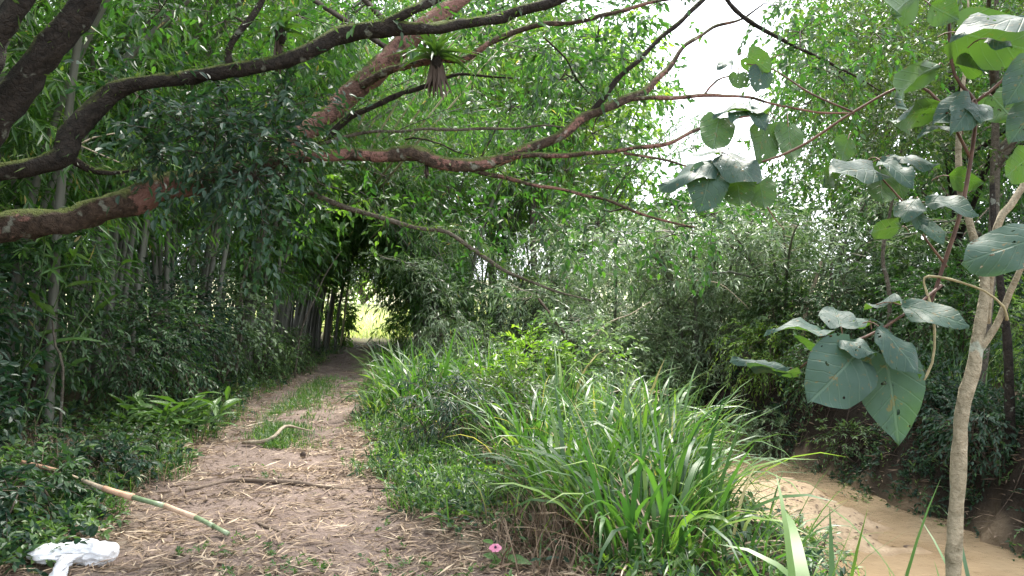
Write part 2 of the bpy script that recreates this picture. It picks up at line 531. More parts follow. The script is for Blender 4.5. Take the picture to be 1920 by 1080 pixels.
bank = sstep(-.75, -.15, -VX[:, 2] - .0) * 0 + (1 - sstep(2.3, 3.2, np.abs(uu) + fbm(VX[:, 0], VX[:, 1], 8) * 1.0))
sand = (1 - sstep(1.1, 1.9, np.abs(uu) + fbm(VX[:, 0] * 2, VX[:, 1] * 2, 6) * .5)) * (VX[:, 2] < -.9)


def terrain_mat():
    m, n, N, L = new_mat('soil')
    g = N.new('ShaderNodeNewGeometry'); pos = g.outputs['Position']
    A = lambda k: (lambda a: (setattr(a, 'attribute_name', k), a.outputs['Fac'])[1])(N.new('ShaderNodeAttribute'))
    f1 = tnoise(N, L, pos, 3, 6, .65); f2 = tnoise(N, L, pos, 28, 6, .7); f3 = tnoise(N, L, pos, .8, 3)
    ff = math_n(N, L, 'ADD', math_n(N, L, 'MULTIPLY', f1, .5), math_n(N, L, 'MULTIPLY', f2, .5))
    floor = ramp(N, L, ff, [(.3, (.03, .022, .014)), (.55, (.075, .055, .036)), (.75, (.14, .11, .075))])
    green = ramp(N, L, f2, [(.3, (.025, .04, .012)), (.7, (.07, .10, .03))])
    floor = mixc(N, L, math_n(N, L, 'MULTIPLY', maprange(N, L, f1, .45, .62), .7), floor, green)
    tr = ramp(N, L, ff, [(.28, (.07, .052, .044)), (.5, (.17, .129, .111)), (.72, (.31, .245, .21))])
    c = mixc(N, L, A('trail'), floor, tr)
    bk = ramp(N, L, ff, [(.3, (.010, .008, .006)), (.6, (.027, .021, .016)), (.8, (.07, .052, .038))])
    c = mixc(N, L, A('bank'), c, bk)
    sa = ramp(N, L, ff, [(.3, (.24, .17, .11)), (.55, (.42, .315, .21)), (.75, (.54, .43, .31))])
    far = N.new('ShaderNodeSeparateXYZ'); L.new(pos, far.inputs[0])
    wetz = math_n(N, L, 'ADD', far.outputs[2], math_n(N, L, 'MULTIPLY', math_n(N, L, 'SUBTRACT', f1, .5), .10))
    sa = mixc(N, L, maprange(N, L, wetz, WATER - .01, WATER + .07, .75, 0), sa, (.25, .175, .105))
    c = mixc(N, L, A('sand'), c, sa)
    c = mixc(N, L, maprange(N, L, far.outputs[1], 30, 40), c, ramp(N, L, ff, [(.3, (.32, .33, .19)), (.7, (.52, .50, .34))]))  # ground beyond the tunnel painted pale to read as sun glare
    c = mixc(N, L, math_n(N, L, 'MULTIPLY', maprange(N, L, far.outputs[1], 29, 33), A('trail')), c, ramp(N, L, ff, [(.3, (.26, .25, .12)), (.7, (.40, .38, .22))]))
    p = N.new('ShaderNodeBsdfPrincipled'); L.new(c, p.inputs['Base Color'])
    p.inputs['Roughness'].default_value = .95; p.inputs['Specular IOR Level'].default_value = .15
    b = N.new('ShaderNodeBump'); b.inputs['Strength'].default_value = 1.0; b.inputs['Distance'].default_value = .06
    L.new(ff, b.inputs['Height']); L.new(b.outputs[0], p.inputs['Normal'])
    o = N.new('ShaderNodeOutputMaterial'); L.new(p.outputs[0], o.inputs[0])
    return m


M['soil'] = terrain_mat()
cu = cx - streamx(cy)
isP = (np.abs((cx - pathx(cy)) / pathw(cy)) < 1.0) & (cy < 60) & (cy > -10)
isB = (np.abs(cu) < 2.7) & (cy > -10) & (cy < 60) & ~isP
isS = isB & (np.abs(cu) < 1.45)
isBar = isS & ((((cu + .45) / 1.0) ** 2 + ((cy - 11.1) / 2.2) ** 2) < 1)
for nm_, sel in (('ground', ~(isP | isB)), ('path', isP), ('riverbank', isB & ~isS), ('streambed', isS & ~isBar), ('sandbar', isBar)):
    used, inv = np.unique(Q[sel], return_inverse=True)
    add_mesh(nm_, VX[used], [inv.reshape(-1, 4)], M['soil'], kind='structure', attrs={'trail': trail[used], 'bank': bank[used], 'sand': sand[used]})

m, n_, N, L = new_mat('muddy_water')
g = N.new('ShaderNodeNewGeometry')
f = tnoise(N, L, g.outputs['Position'], 5, 4, .6, .5); f2 = tnoise(N, L, g.outputs['Position'], .9, 3)
p = N.new('ShaderNodeBsdfPrincipled')
L.new(ramp(N, L, f2, [(.35, (.33, .24, .145)), (.65, (.45, .335, .21))]), p.inputs['Base Color'])
p.inputs['Roughness'].default_value = .04; p.inputs['IOR'].default_value = 1.33
b = N.new('ShaderNodeBump'); b.inputs['Strength'].default_value = .5; b.inputs['Distance'].default_value = .03
L.new(f, b.inputs['Height']); L.new(b.outputs[0], p.inputs['Normal'])
t = N.new('ShaderNodeBsdfTransparent'); t.inputs[0].default_value = (.85, .68, .45, 1)
x = N.new('ShaderNodeMixShader'); x.inputs[0].default_value = .35
L.new(p.outputs[0], x.inputs[1]); L.new(t.outputs[0], x.inputs[2])
o = N.new('ShaderNodeOutputMaterial'); L.new(x.outputs[0], o.inputs[0])
ys = np.linspace(-9, 59, 140); us = np.linspace(-2.0, 2.0, 9)
WV = np.array([[streamx(yy) + uu_, yy, WATER] for yy in ys for uu_ in us])
I = np.arange(len(WV)).reshape(len(ys), len(us))
add_mesh('water', WV, [np.stack([I[:-1, :-1], I[:-1, 1:], I[1:, 1:], I[1:, :-1]], -1).reshape(-1, 4)], m, kind='structure')


# ------------------------------------------------------------------ bamboo
def culm_mat(name, c0, c1, ring):
    m, n, N, L = new_mat(name)
    a = N.new('ShaderNodeAttribute'); a.attribute_name = 'ring'
    oi = N.new('ShaderNodeObjectInfo')
    g = N.new('ShaderNodeNewGeometry')
    mp = N.new('ShaderNodeMapping'); mp.inputs['Scale'].default_value = (9, 9, 1.6); L.new(g.outputs['Position'], mp.inputs[0])
    f = tnoise(N, L, mp.outputs[0], 2.2, 4, .6)
    ff = math_n(N, L, 'ADD', math_n(N, L, 'MULTIPLY', f, .6), math_n(N, L, 'MULTIPLY', oi.outputs['Random'], .5))
    c = ramp(N, L, ff, [(.25, c0), (.75, c1)])
    c = mixc(N, L, a.outputs['Fac'], c, ring)
    p = N.new('ShaderNodeBsdfPrincipled'); L.new(c, p.inputs['Base Color']); p.inputs['Roughness'].default_value = .5
    o = N.new('ShaderNodeOutputMaterial'); L.new(p.outputs[0], o.inputs[0])
    return m


M['culm'] = culm_mat('bamboo_culm', (.015, .021, .012), (.055, .063, .044), (.12, .12, .10))
M['culm_dead'] = culm_mat('dead_bamboo_culm', (.24, .20, .12), (.42, .37, .25), (.16, .12, .08))


def culm(parent, base, lean_dir, h, lean, droop, r0, r, mat='culm', sides=5, dead=False):
    nn = int(h / .42)
    t = np.sort(np.concatenate([np.linspace(0, 1, nn + 1) - .004, np.linspace(0, 1, nn + 1) + .004]))
    t = np.clip(t, 0, 1)
    ld = np.array([lean_dir[0], lean_dir[1], 0.])
    def pt(t):
        t = np.asarray(t)[..., None]
        return np.asarray(base) + ld * h * (lean * t + droop * t ** 2.4) + np.array([0, 0, h]) * (t - .45 * droop * t ** 3)
    P = pt(t)
    if base[1] > 18: sides = 4
    node = np.minimum(np.abs((t * nn) - np.round(t * nn)), 1) < .1
    rad = r0 * (1 - .8 * t ** 1.3) * np.where(node, 1.14, 1.0) + .002
    V, Qd = tubes(P[None], rad[None], sides)
    o = add_mesh('culm', V, [Qd], M[mat], parent, attrs={'ring': np.repeat(node.astype(float), sides)})
    return pt


def bamboo(x, y, label, n=14, h=9., rad=.7, lean=(0, 0), lean_amt=.05, seed=1, mat='bamboo', dens=1., t_low=.22, droop=.38, brl=1.1, ll=.21, lw=.035, twig=True, low=0, group='bamboo clumps along the track'):
    r = np.random.default_rng(seed)
    z = hz(x, y) - .05
    root = thing('bamboo_clump', label, 'bamboo', (x, y, z), group)
    LV, TW = Leaves(), []
    for k in range(n):
        a = r.uniform(0, 2 * math.pi); q = rad * math.sqrt(r.uniform(0, 1))
        b = np.array([x + q * math.cos(a), y + q * math.sin(a), z])
        ld = np.array([math.cos(a), math.sin(a)]) * .7 + np.array(lean) * 1.6 + r.normal(0, .3, 2)
        ld = ld / (np.linalg.norm(ld) + 1e-6)
        hh = h * r.uniform(.7, 1.1)
        dr = droop * r.uniform(.5, 1.4)
        pt = culm(root, b, ld, hh, lean_amt * r.uniform(.2, 1.8), dr, r.uniform(.028, .048), r)
        nn = int(hh / .42 * (1 - t_low) * dens * 1.35)
        tn = r.uniform(t_low, 1, nn)
        S = pt(tn)
        # two main branches at each node, each with leafy twigs
        for rep in range(2):
            az = r.uniform(0, 2 * math.pi, nn)
            D = nrm(np.stack([np.cos(az), np.sin(az), r.uniform(-.1, .7, nn)], 1))
            bl = brl * r.uniform(.5, 1.2, nn) * (1 - .35 * tn)
            for q_ in (.35, .6, .8, 1.0):
                St = S + D * (bl * q_)[:, None] - np.array([0, 0, 1.]) * (.28 * bl * q_ ** 2)[:, None]
                D2 = nrm(D + r.normal(0, .5, D.shape) - np.array([0, 0, .25]))
                twig_set(St, D2, r.uniform(.25, .5, nn), .35, 6, ll * (.75 if mat == 'bamboo_grey' else 1), lw, LV, None, r, .9, .08 if mat == 'bamboo_grey' else .45, 1.0 if mat == 'bamboo_grey' else .7, tint=np.clip(r.normal(.38, .2, nn), 0, .95))
            tt = np.linspace(0, 1, 4)
            Pb = S[:, None] + D[:, None] * (bl[:, None] * tt)[..., None] - np.array([0, 0, 1.]) * (.28 * bl[:, None] * tt ** 2)[..., None]
            TW.append((Pb, np.ones((nn, 4)) * np.array([.006, .005, .003, .002])))
        if low:
            # bare side shoots and old sheaths round the foot
            nl = int(low)
            tn = r.uniform(.02, t_low, nl)
            az = r.uniform(0, 2 * math.pi, nl)
            D = nrm(np.stack([np.cos(az), np.sin(az), r.uniform(-.2, .6, nl)], 1))
            tt = np.linspace(0, 1, 4)
            TW.append((pt(tn)[:, None] + D[:, None] * (r.uniform(.2, .7, nl)[:, None] * tt)[..., None], np.ones((nl, 4)) * .0035))
    LV.build('foliage', M[mat], root)
    if TW: build_twigs('side_branches', TW, M['twig_pale'] if mat == 'bamboo_grey' else M['stalk'], root)
    return root


# left of the track
bamboo(-5.6, 8.6, 'green bamboo clump behind the big mossy limb nearest the left edge', 14, 9, .8, (.3, -.4), .06, 1, dens=1.3, low=5)
bamboo(-6.2, 11.2, 'bamboo clump with bare grey-green culms behind the left shrubs', 26, 9.5, .9, (.2, -.3), .04, 2, t_low=.34, dens=1.25, low=6)
bamboo(-5.9, 14.0, 'bamboo clump with pale culms behind the pale-leaved shrub left of the track', 24, 9.5, .8, (.35, -.3), .05, 3, t_low=.32, dens=1.2, low=6)
bamboo(-5.9, 17.0, 'bamboo clump over the slender leaning saplings left of the track', 18, 9, .8, (.45, -.3), .06, 4, t_low=.2, dens=1.2, low=5)
bamboo(-6.2, 20.2, 'dark bamboo clump just before the tunnel mouth on its left', 26, 9, .9, (.6, 0), .07, 5, t_low=.26, dens=1.45, droop=.5, low=5)
bamboo(-6.1, 23.6, 'dense dark bamboo clump forming the left wall of the tunnel', 40, 8.5, .9, (.6, 0), .07, 6, t_low=.27, dens=1.1, droop=.5, low=6)
bamboo(-7.7, 28.0, 'bamboo clump deep inside the tunnel on its left', 26, 8.5, .9, (.6, 0), .07, 7, t_low=.26, droop=.5)
for k, (bx, by, lb) in enumerate([(-9.0, 9.5, 'shaded bamboo clump in the second row at the far left'), (-9.2, 13.0, 'shaded bamboo clump in the second row behind the bare culms'),
                                  (-9.0, 16.8, 'shaded bamboo clump in the second row behind the pale culms'), (-9.2, 20.8, 'shaded bamboo clump in the second row beside the tunnel'),
                                  (-12.5, 12.0, 'bamboo clump in the back row at the far left'), (-12.8, 17.0, 'bamboo clump in the back row behind the middle of the grove'),
                                  (-12.5, 23.0, 'bamboo clump in the back row left of the tunnel')]):
    if k < 2:
        back = [*(back if k else []), bamboo(bx, by, lb, 16, 10, 1.1, (.1, -.2), .04, 20 + k, t_low=.18, dens=1.15, ll=.22, lw=.036)]
    else:
        src = back[k % 2]
        o = src.copy(); col.objects.link(o)
        o.location = (bx, by, hz(bx, by) - .05); o.rotation_euler[2] = 1.1 * k; o['label'] = lb
        for ch in src.children:
            c_ = ch.copy(); col.objects.link(c_); c_.parent = o
for k, (bx, by, lb) in enumerate([(-6.9, 5.0, 'unseen bamboo clump added beside the spreading tree to shade the left'), (-7.4, 1.6, 'unseen bamboo clump added nearest the camera to shade the left')]):  # clumps out of view, added for the shade they cast on the left
    o = back[k].copy(); col.objects.link(o)
    o.location = (bx, by, hz(bx, by) - .05); o.rotation_euler[2] = 2.2 + k; o['label'] = lb
    for ch in back[k].children:
        c_ = ch.copy(); col.objects.link(c_); c_.parent = o
# right of the tunnel
bamboo(-1.75, 20.4, 'leaning bamboo clump arching over the track before the tunnel', 24, 8.0, .6, (-.8, .1), .10, 48, t_low=.17, dens=1.4, droop=.5)
bamboo(-2.1, 23.4, 'dark bamboo clump right of the tunnel mouth with culms showing', 30, 8.5, .7, (-.6, -.1), .07, 40, t_low=.25, dens=1.4, droop=.5, low=8)
bamboo(-1.0, 25.8, 'bamboo clump with dark upright culms right behind the tunnel mouth', 20, 10, .8, (-.1, -.2), .03, 41, t_low=.36, dens=1.2)
bamboo(-2.7, 28.5, 'bamboo clump deep inside the tunnel on its right', 24, 8.5, .8, (-.6, 0), .07, 42, t_low=.26, droop=.5)
bamboo(-.3, 21.5, 'grey-green bamboo drooping behind the tall grass', 20, 6.4, .8, (0, -.5), .07, 43, mat='bamboo_grey', t_low=.14, droop=.6, dens=1.2, low=5)
bamboo(2.6, 20.4, 'silvery bamboo thicket hanging over the dark bank', 20, 5.0, 1.1, (-.1, -.8), .08, 44, mat='bamboo_grey', t_low=.12, droop=.75, dens=1.35, low=8)
bamboo(4.6, 18.6, 'silvery bamboo thicket arching beyond the stream bend', 20, 4.6, 1.1, (-.1, -.8), .09, 45, mat='bamboo_grey', t_low=.12, droop=.8, dens=1.35, low=6)
bamboo(6.4, 17.2, 'grey-green bamboo thicket arching above the right bank', 16, 4.2, 1.0, (-.2, -.7), .09, 46, mat='bamboo_grey', t_low=.12, droop=.75, dens=1.3, low=6)
bamboo(1.4, 27.0, 'tall bamboo clump behind the silvery thicket', 18, 10, 1.0, (.1, -.3), .04, 47, t_low=.2, dens=1.2, ll=.2, lw=.03)


# ------------------------------------------------------------------ trees
def tree(x, y, label, crown, rad, trunk_r=.12, K=22, tw=26, L=.55, nleaf=9, ll=.085, lw=.042, mat='tree_leaf', bark='bark_grey', seed=1, name='broadleaf_tree', group='trees beyond the stream', lean=(0, 0), limbs=8, shape='ovate', droop=.3):
    """crown: centre (x, y, z); rad: its radii. The trunk splits into limbs that run to the leaf clumps."""
    r = np.random.default_rng(seed)
    z = hz(x, y) - .1
    root = thing(name, label, 'tree', (x, y, z), group)
    crown = np.array(crown, float); rad = np.array(rad, float)
    split = np.array([x, y, z]) + (crown - rad * [0, 0, .75] - np.array([x, y, z])) * .8
    base = np.array([x, y, z])
    mid = (base + split) / 2 + r.normal(0, .12, 3) * [1, 1, 0]
    limb('trunk', [base, mid, split, crown + rad * [0, 0, .05], crown + rad * [0, 0, .6]], [trunk_r, trunk_r * .85, trunk_r * .7, trunk_r * .4, trunk_r * .12], M[bark], root, 8, .25, .1)
    d = rdir(K, r); d[:, 2] = np.abs(d[:, 2]) * r.choice([1, 1, -.6], K)
    C = crown + d * rad * r.uniform(.35, 1.0, (K, 1)) ** .6
    LV, TW = Leaves(), []
    for k in range(K):
        top = crown + rad * [0, 0, .55]
        hd_ = np.linalg.norm((C[k] - split)[:2])
        f_ = np.clip((C[k][2] - .7 * hd_ - split[2]) / max(top[2] - split[2], .1), 0, .9)
        org = split + (top - split) * f_
        m1 = org + (C[k] - org) * .5 + r.normal(0, .15, 3) + np.array([0, 0, .15])
        if k < limbs:
            limb('limb', [org, m1, C[k]], [trunk_r * .5, trunk_r * .3, trunk_r * .1], M[bark], root, 6, .3, .08)
        else:
            q = smooth_line([org, m1, C[k]], [1, 1, 1], .6)[0]
            tt = np.linspace(0, len(q) - 1, 5)
            P = np.stack([np.interp(tt, np.arange(len(q)), q[:, a]) for a in range(3)], 1)
            TW.append((P[None], np.array([[.16, .13, .1, .06, .03]]) * trunk_r))
        cs = rad.mean() * r.uniform(.28, .42)
        dd = rdir(tw, r)
        S = C[k] + dd * cs * r.uniform(.1, .9, (tw, 1)) * [1.15, 1.15, .8]
        D = nrm(dd + r.normal(0, .5, (tw, 3)) + np.array([0, 0, -.05]))
        twig_set(S, D, L * r.uniform(.6, 1.2, tw), droop, nleaf, ll, lw, LV, TW, r, .8, .2, .9, tint=np.clip(r.normal(.2 + .35 * r.random(), .18, tw), 0, .95))
    LV.build('crown', M[mat], root, 'lance' if y > 14 else shape)
    q = [(np.stack([np.stack([np.interp(np.linspace(0, 3, 4), np.linspace(0, 3, a.shape[1]), a[i, :, c]) for c in range(3)], 1) for i in range(len(a))]), np.stack([np.interp(np.linspace(0, 3, 4), np.linspace(0, 3, b.shape[1]), b[i]) for i in range(len(b))])) if a.shape[1] != 4 else (a, b) for a, b in TW]
    build_twigs('twigs', q, M['twig'], root)
    return root


tree(6.7, 11.6, 'tall tree with olive fine leaves standing behind the big-leaved sapling', (6.9, 11.4, 5.2), (2.5, 2.6, 2.7), .10, 60, 44, limbs=5, mat='olive_leaf', seed=61, ll=.075, lw=.036)
tree(8.6, 14.6, 'tree with dark trunk on the right bank behind the olive-leaved tree', (7.8, 14.2, 4.9), (2.8, 2.4, 3.4), .13, 50, 30, limbs=5, mat='tree_leaf', bark='bark_dark', seed=62, ll=0.108)
tree(8.9, 19.5, 'bushy green tree right of the bright sky gap', (8.7, 19.2, 5.4), (2.5, 2.5, 4.2), .14, 48, 30, limbs=5, mat='olive_leaf', seed=63, ll=0.135, lw=0.071)
tree(12.0, 18.0, 'tree at the right edge behind the bank', (11.8, 18.0, 5.0), (3.2, 3, 4.4), .15, 34, 24, mat='tree_leaf', seed=64, ll=0.165, lw=0.087)
tree(12.5, 26.0, 'tall tree in the far row at the right', (12.2, 26, 7.0), (4.2, 3.5, 6.5), .2, 40, 24, L=.8, mat='tree_leaf', seed=65, ll=0.240, lw=0.134)
tree(6.6, 26.5, 'low round tree below the bright sky gap', (6.2, 26, 2.6), (3.2, 2.5, 2.9), .14, 34, 24, L=.7, mat='tree_leaf', seed=66, ll=0.182, lw=0.103)
tree(3.4, 30.0, 'light green tree left of the bright sky gap', (2.6, 30, 6.6), (3.0, 3, 6.0), .2, 44, 24, L=.8, mat='lime_leaf', seed=67, ll=0.240, lw=0.134)
tree(-1.0, 34.0, 'tall tree rising over the bamboo in the middle', (-.8, 33, 9.0), (4.0, 3, 7.0), .25, 46, 24, L=.9, mat='tree_leaf', seed=68, ll=0.289, lw=0.161)
tree(8.6, 34.0, 'rounded tree far behind the sky gap', (8.6, 34, 3.6), (4.5, 3, 3.2), .2, 30, 24, L=.9, mat='tree_leaf', seed=69, ll=0.270, lw=0.158)
tree(17.0, 24.0, 'leafy tree beyond the right edge of the bank', (16.5, 24, 6.0), (4.5, 3.5, 6.0), .2, 36, 24, L=.8, mat='tree_leaf', seed=70, ll=0.256, lw=0.134)
tree(4.0, 44.0, 'very tall dark tree far behind the middle canopy', (2.5, 44, 12.0), (6.5, 3, 8.5), .35, 46, 24, L=1.3, mat='tree_leaf', seed=78, ll=.36, lw=.2)
tree(20.0, 36.0, 'very tall tree far behind the right-hand trees', (19.5, 36, 11.0), (7.0, 3, 9.5), .35, 50, 24, L=1.3, mat='olive_leaf', seed=79, ll=.34, lw=.19)
tree(13.2, 15.0, 'tall tree filling the upper right behind the corner crown', (12.2, 15, 6.4), (2.8, 2.6, 4.2), .14, 40, 26, L=.7, mat='tree_leaf', seed=80, ll=.14, lw=.075)
tree(-6.9, 62, 'sunlit yellow-green tree seen through the tunnel', (-8.5, 62, 6.0), (4.5, 3, 5.0), .3, 30, 26, L=1.2, mat='lime_leaf', seed=71, ll=.3, lw=.18, group='sunlit plants beyond the tunnel')
tree(-13, 70, 'sunlit round tree at the far side of the field', (-13, 70, 5.0), (6, 3, 5), .3, 30, 26, L=1.4, mat='lime_leaf', seed=72, ll=.35, lw=.2, group='sunlit plants beyond the tunnel')


tree(-3.2, 31.0, 'tall tree closing the canopy above the tunnel', (-3.6, 30.0, 10.0), (4.2, 3, 4.6), .25, 46, 24, L=.9, mat='tree_leaf', seed=73, ll=0.272, lw=0.152)
tree(.8, 24.5, 'slender tree behind the red branch with light leaves', (.6, 24.2, 7.4), (2.6, 2.2, 3.6), .14, 38, 24, L=.7, mat='olive_leaf', seed=74, ll=0.169, lw=0.089)
tree(-9.5, 29.0, 'tall tree above the bamboo at the far left', (-9.5, 29.0, 10.5), (5, 3, 5.0), .25, 40, 24, L=1.0, mat='tree_leaf', seed=75, ll=0.288, lw=0.168)
tree(9.8, 10.4, 'tree whose crown fills the upper right corner', (8.6, 10.2, 5.6), (2.8, 2.4, 3.2), .12, 38, 32, mat='tree_leaf', seed=76, ll=.085, lw=.042)
tree(15.0, 20.5, 'dark leafy tree at the far right behind the bank', (14.5, 20.5, 4.0), (4.0, 3, 4.4), .2, 40, 24, L=.75, mat='tree_leaf', seed=77, ll=0.210, lw=0.110)


# ------------------------------------------------------------------ shrubs
def shrub(x, y, h, rx, label, mat='shrub_leaf', n=260, L=.4, nleaf=8, ll=.07, lw=.035, seed=1, shape='ovate', stems=7, name='shrub', cat='shrub', group='shrubs left of the track', lean=(0, 0), droop=.35, twigs=True, ry=None, z0=.12, hang=.2):
    r = np.random.default_rng(seed)
    z = hz(x, y)
    root = thing(name, label, cat, (x, y, z), group)
    ry = ry or rx
    C = np.array([x + lean[0], y + lean[1], z + h * .52])
    rad = np.array([rx, ry, h * .5])
    d = rdir(n, r)
    lump = 1 + .28 * np.sin(d[:, 0] * 5 + seed) + .22 * np.sin(d[:, 1] * 6 + d[:, 2] * 5 + seed * 2) + .15 * np.sin(d[:, 2] * 9 + d[:, 0] * 7)
    S = C + d * rad * (lump * r.uniform(.25, .95, n) ** .6)[:, None] * .82
    S[:, 2] = np.maximum(S[:, 2], z + z0)
    D = nrm(d + r.normal(0, .55, (n, 3)) + np.array([0, 0, .15]))
    LV, TW = Leaves(), []
    twig_set(S, D, L * r.uniform(.5, 1.2, n), droop, nleaf, ll, lw, LV, TW if twigs else None, r, .85, hang, .95, tint=np.clip(r.normal(.32, .2, n) + .15 * (lump - 1), 0, .95))
    for k in range(stems):
        a = r.uniform(0, 2 * math.pi); b = np.array([x + .12 * math.cos(a), y + .12 * math.sin(a), z - .05])
        e = C + rdir(1, r)[0] * rad * .65
        limb('stem', [b, (b + e) / 2 + r.normal(0, .08, 3), e], [.014 + .006 * h, .011, .004], M['twig'], root, 5, .18, .06)
    LV.build('foliage', M[mat], root, 'lance' if y > 13.4 else shape)
    if TW: build_twigs('twigs', TW, M['twig'], root)
    return root


S_ = shrub
S_(-4.8, 10.2, 1.75, 1.0, 'dark green shrub with small leaves beside the track in front of the bamboo', 'shrub_leaf', 520, .42, 9, .075, .034, 81)
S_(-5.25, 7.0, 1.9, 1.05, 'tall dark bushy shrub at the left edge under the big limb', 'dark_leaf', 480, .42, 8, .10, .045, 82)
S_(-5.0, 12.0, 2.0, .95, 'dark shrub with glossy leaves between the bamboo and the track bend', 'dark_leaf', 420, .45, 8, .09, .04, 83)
S_(-5.1, 14.0, 2.3, .95, 'shrub with pale round leaves in front of the dark bamboo stems', 'pale_leaf', 260, .5, 7, .10, .06, 84)
S_(-5.35, 8.6, 2.6, .9, 'upright bush with pale leaf tips behind the dark green shrub', 'shrub_leaf', 380, .5, 9, .09, .04, 85)
S_(-5.1, 15.6, 1.1, .9, 'low feathery shrub at the foot of the bamboo by the track', 'herb', 300, .35, 9, .08, .03, 86)
S_(-5.1, 17.4, 1.0, .8, 'low green shrub by the slender leaning saplings', 'herb', 240, .35, 9, .08, .03, 87)
S_(-4.5, 6.2, .9, .8, 'low dark bush in front of the tall bushy shrub at the left edge', 'dark_leaf', 300, .35, 7, .09, .05, 88)
S_(-6.5, 29.6, 2.6, .8, 'sunlit yellow-green bush on the left inside the tunnel', 'lime_leaf', 200, .5, 8, .12, .06, 89, group='sunlit plants beyond the tunnel')
S_(-4.3, 36.5, 1.6, 1.1, 'sunlit grassy bush at the far end of the tunnel on its right', 'lime_leaf', 240, .5, 8, .14, .05, 90, group='sunlit plants beyond the tunnel')
S_(-6.9, 25.2, 3.2, 1.2, 'dark bush added behind the culms of the tunnel wall to block field light', 'dark_leaf', 420, .5, 8, .12, .05, 130)  # added to stop field light showing between the culms
S_(-8.2, 22.6, 3.4, 1.5, 'dark bush added between the bamboo clumps left of the tunnel to block field light', 'dark_leaf', 420, .5, 8, .12, .05, 131)  # also added as a block against the field light
S_(-8.0, 17.0, 3.0, 1.4, 'dark bush added between the bamboo rows to darken the grove', 'dark_leaf', 380, .5, 8, .12, .05, 132)  # this and the next two are added to make the grove interior dark
S_(-8.2, 12.4, 3.0, 1.4, 'dark bush added behind the bare culms to darken the gaps', 'dark_leaf', 380, .5, 8, .12, .05, 133)
S_(-7.2, 9.8, 2.2, 1.2, 'dark bush added under the big limb to darken the grove', 'dark_leaf', 340, .5, 8, .12, .05, 134)
S_(-5.75, 27.4, 1.9, .5, 'bright green bush against the left side of the tunnel exit', 'young_leaf', 200, .4, 8, .12, .06, 145, group='sunlit plants beyond the tunnel')
S_(-4.1, 29.4, 1.3, .55, 'feathery bright bush against the right side of the tunnel exit', 'lime_leaf', 200, .4, 8, .14, .04, 146, group='sunlit plants beyond the tunnel', shape='lance')
G2 = 'bushes between track and stream'
S_(.25, 10.6, 1.15, 1.0, 'bright yellow-green bush at the top of the grass bank', 'lime_leaf', 330, .3, 7, .085, .036, 91, group=G2, lean=(.1, 0))
S_(1.0, 11.2, 1.5, .7, 'upright pale green bush with layered leaves next to the stream bend', 'pale_leaf', 280, .35, 8, .09, .045, 92, group=G2)
S_(-.75, 8.6, .85, .45, 'dark narrow-leaved bush standing in the middle of the grass bank', 'dark_leaf', 150, .35, 9, .10, .02, 93, group=G2, shape='lance', hang=.6)
S_(-.1, 9.4, .8, .7, 'olive bush with fine leaves behind the dark narrow-leaved bush', 'olive_leaf', 260, .3, 8, .07, .022, 94, group=G2, shape='lance')
S_(1.5, 9.9, .85, .5, 'small yellowish fern-like bush at the edge of the stream', 'lime_leaf', 140, .35, 10, .06, .02, 95, group=G2, shape='lance')
S_(-.55, 13.6, 1.0, .8, 'broad bush of grey-green leaves at the back of the grass bank', 'herb', 260, .4, 8, .09, .03, 96, group=G2, shape='lance')
S_(-1.3, 17.6, 1.5, .9, 'silvery plume-like spray of bamboo leaves at the tunnel mouth', 'bamboo_grey', 320, .7, 10, .13, .02, 97, group=G2, shape='lance', droop=.7, hang=.6)
G3 = 'bushes on the right bank'
S_(4.2, 17.0, 1.8, 1.1, 'grey-green bush hanging down the dark bank at the bend', 'bamboo_grey', 340, .5, 9, .11, .022, 101, group=G3, shape='lance', hang=.5)
S_(6.3, 14.6, 2.2, 1.2, 'dense dark green bush above the bank left of the leaning sapling', 'shrub_leaf', 520, .45, 9, .08, .035, 102, group=G3)
S_(7.6, 16.6, 2.6, 1.3, 'bush of fine pale foliage under the tree with the dark trunk', 'pale_leaf', 420, .45, 9, .08, .03, 103, group=G3, shape='lance')
S_(7.9, 12.2, 1.5, 1.0, 'bright green grassy bush lit by a gap right of the sapling', 'lime_leaf', 340, .4, 9, .10, .025, 104, group=G3, shape='lance')
S_(7.0, 9.6, 1.3, .9, 'dark ferny bush low at the right edge of the bank', 'dark_leaf', 320, .45, 10, .08, .03, 105, group=G3)
S_(5.3, 12.6, .6, .5, 'small bluish-green plant hanging on the dark bank', 'herb', 120, .3, 8, .08, .025, 106, group=G3, shape='lance')
S_(6.4, 8.2, .8, .8, 'dark low bush on the bank by the near water edge', 'dark_leaf', 240, .35, 8, .09, .04, 107, group=G3)
S_(9.6, 15.6, 3.0, 1.6, 'tall dark bush behind the bright grassy bush at the right edge', 'dark_leaf', 520, .5, 9, .10, .045, 108, group=G3)
S_(1.5, 16.4, 1.6, .9, 'mid-green leafy bush in front of the silvery thicket', 'herb', 420, .4, 9, .085, .036, 124, group=G3)
S_(4.8, 15.2, 1.5, .8, 'yellow-green arching bush on top of the dark bank', 'lime_leaf', 300, .45, 9, .085, .03, 125, group=G3, droop=.6)
S_(7.0, 13.0, 1.9, 1.0, 'mixed green bush behind the leaf cluster of the sapling', 'tree_leaf', 480, .45, 9, .085, .04, 126, group=G3)
S_(5.8, 11.2, .9, .6, 'dark leafy bush spilling over the bank edge', 'dark_leaf', 300, .35, 8, .075, .032, 127, group=G3)
S_(6.6, 9.0, 1.0, .7, 'mid-green bush spilling over the bank beside the stem of the sapling', 'herb', 300, .35, 8, .075, .03, 128, group=G3)
S_(5.3, 13.6, 1.2, .8, 'mid-green bush overhanging the bank behind the round leaves', 'shrub_leaf', 320, .4, 8, .08, .034, 135, group=G3, hang=.4)
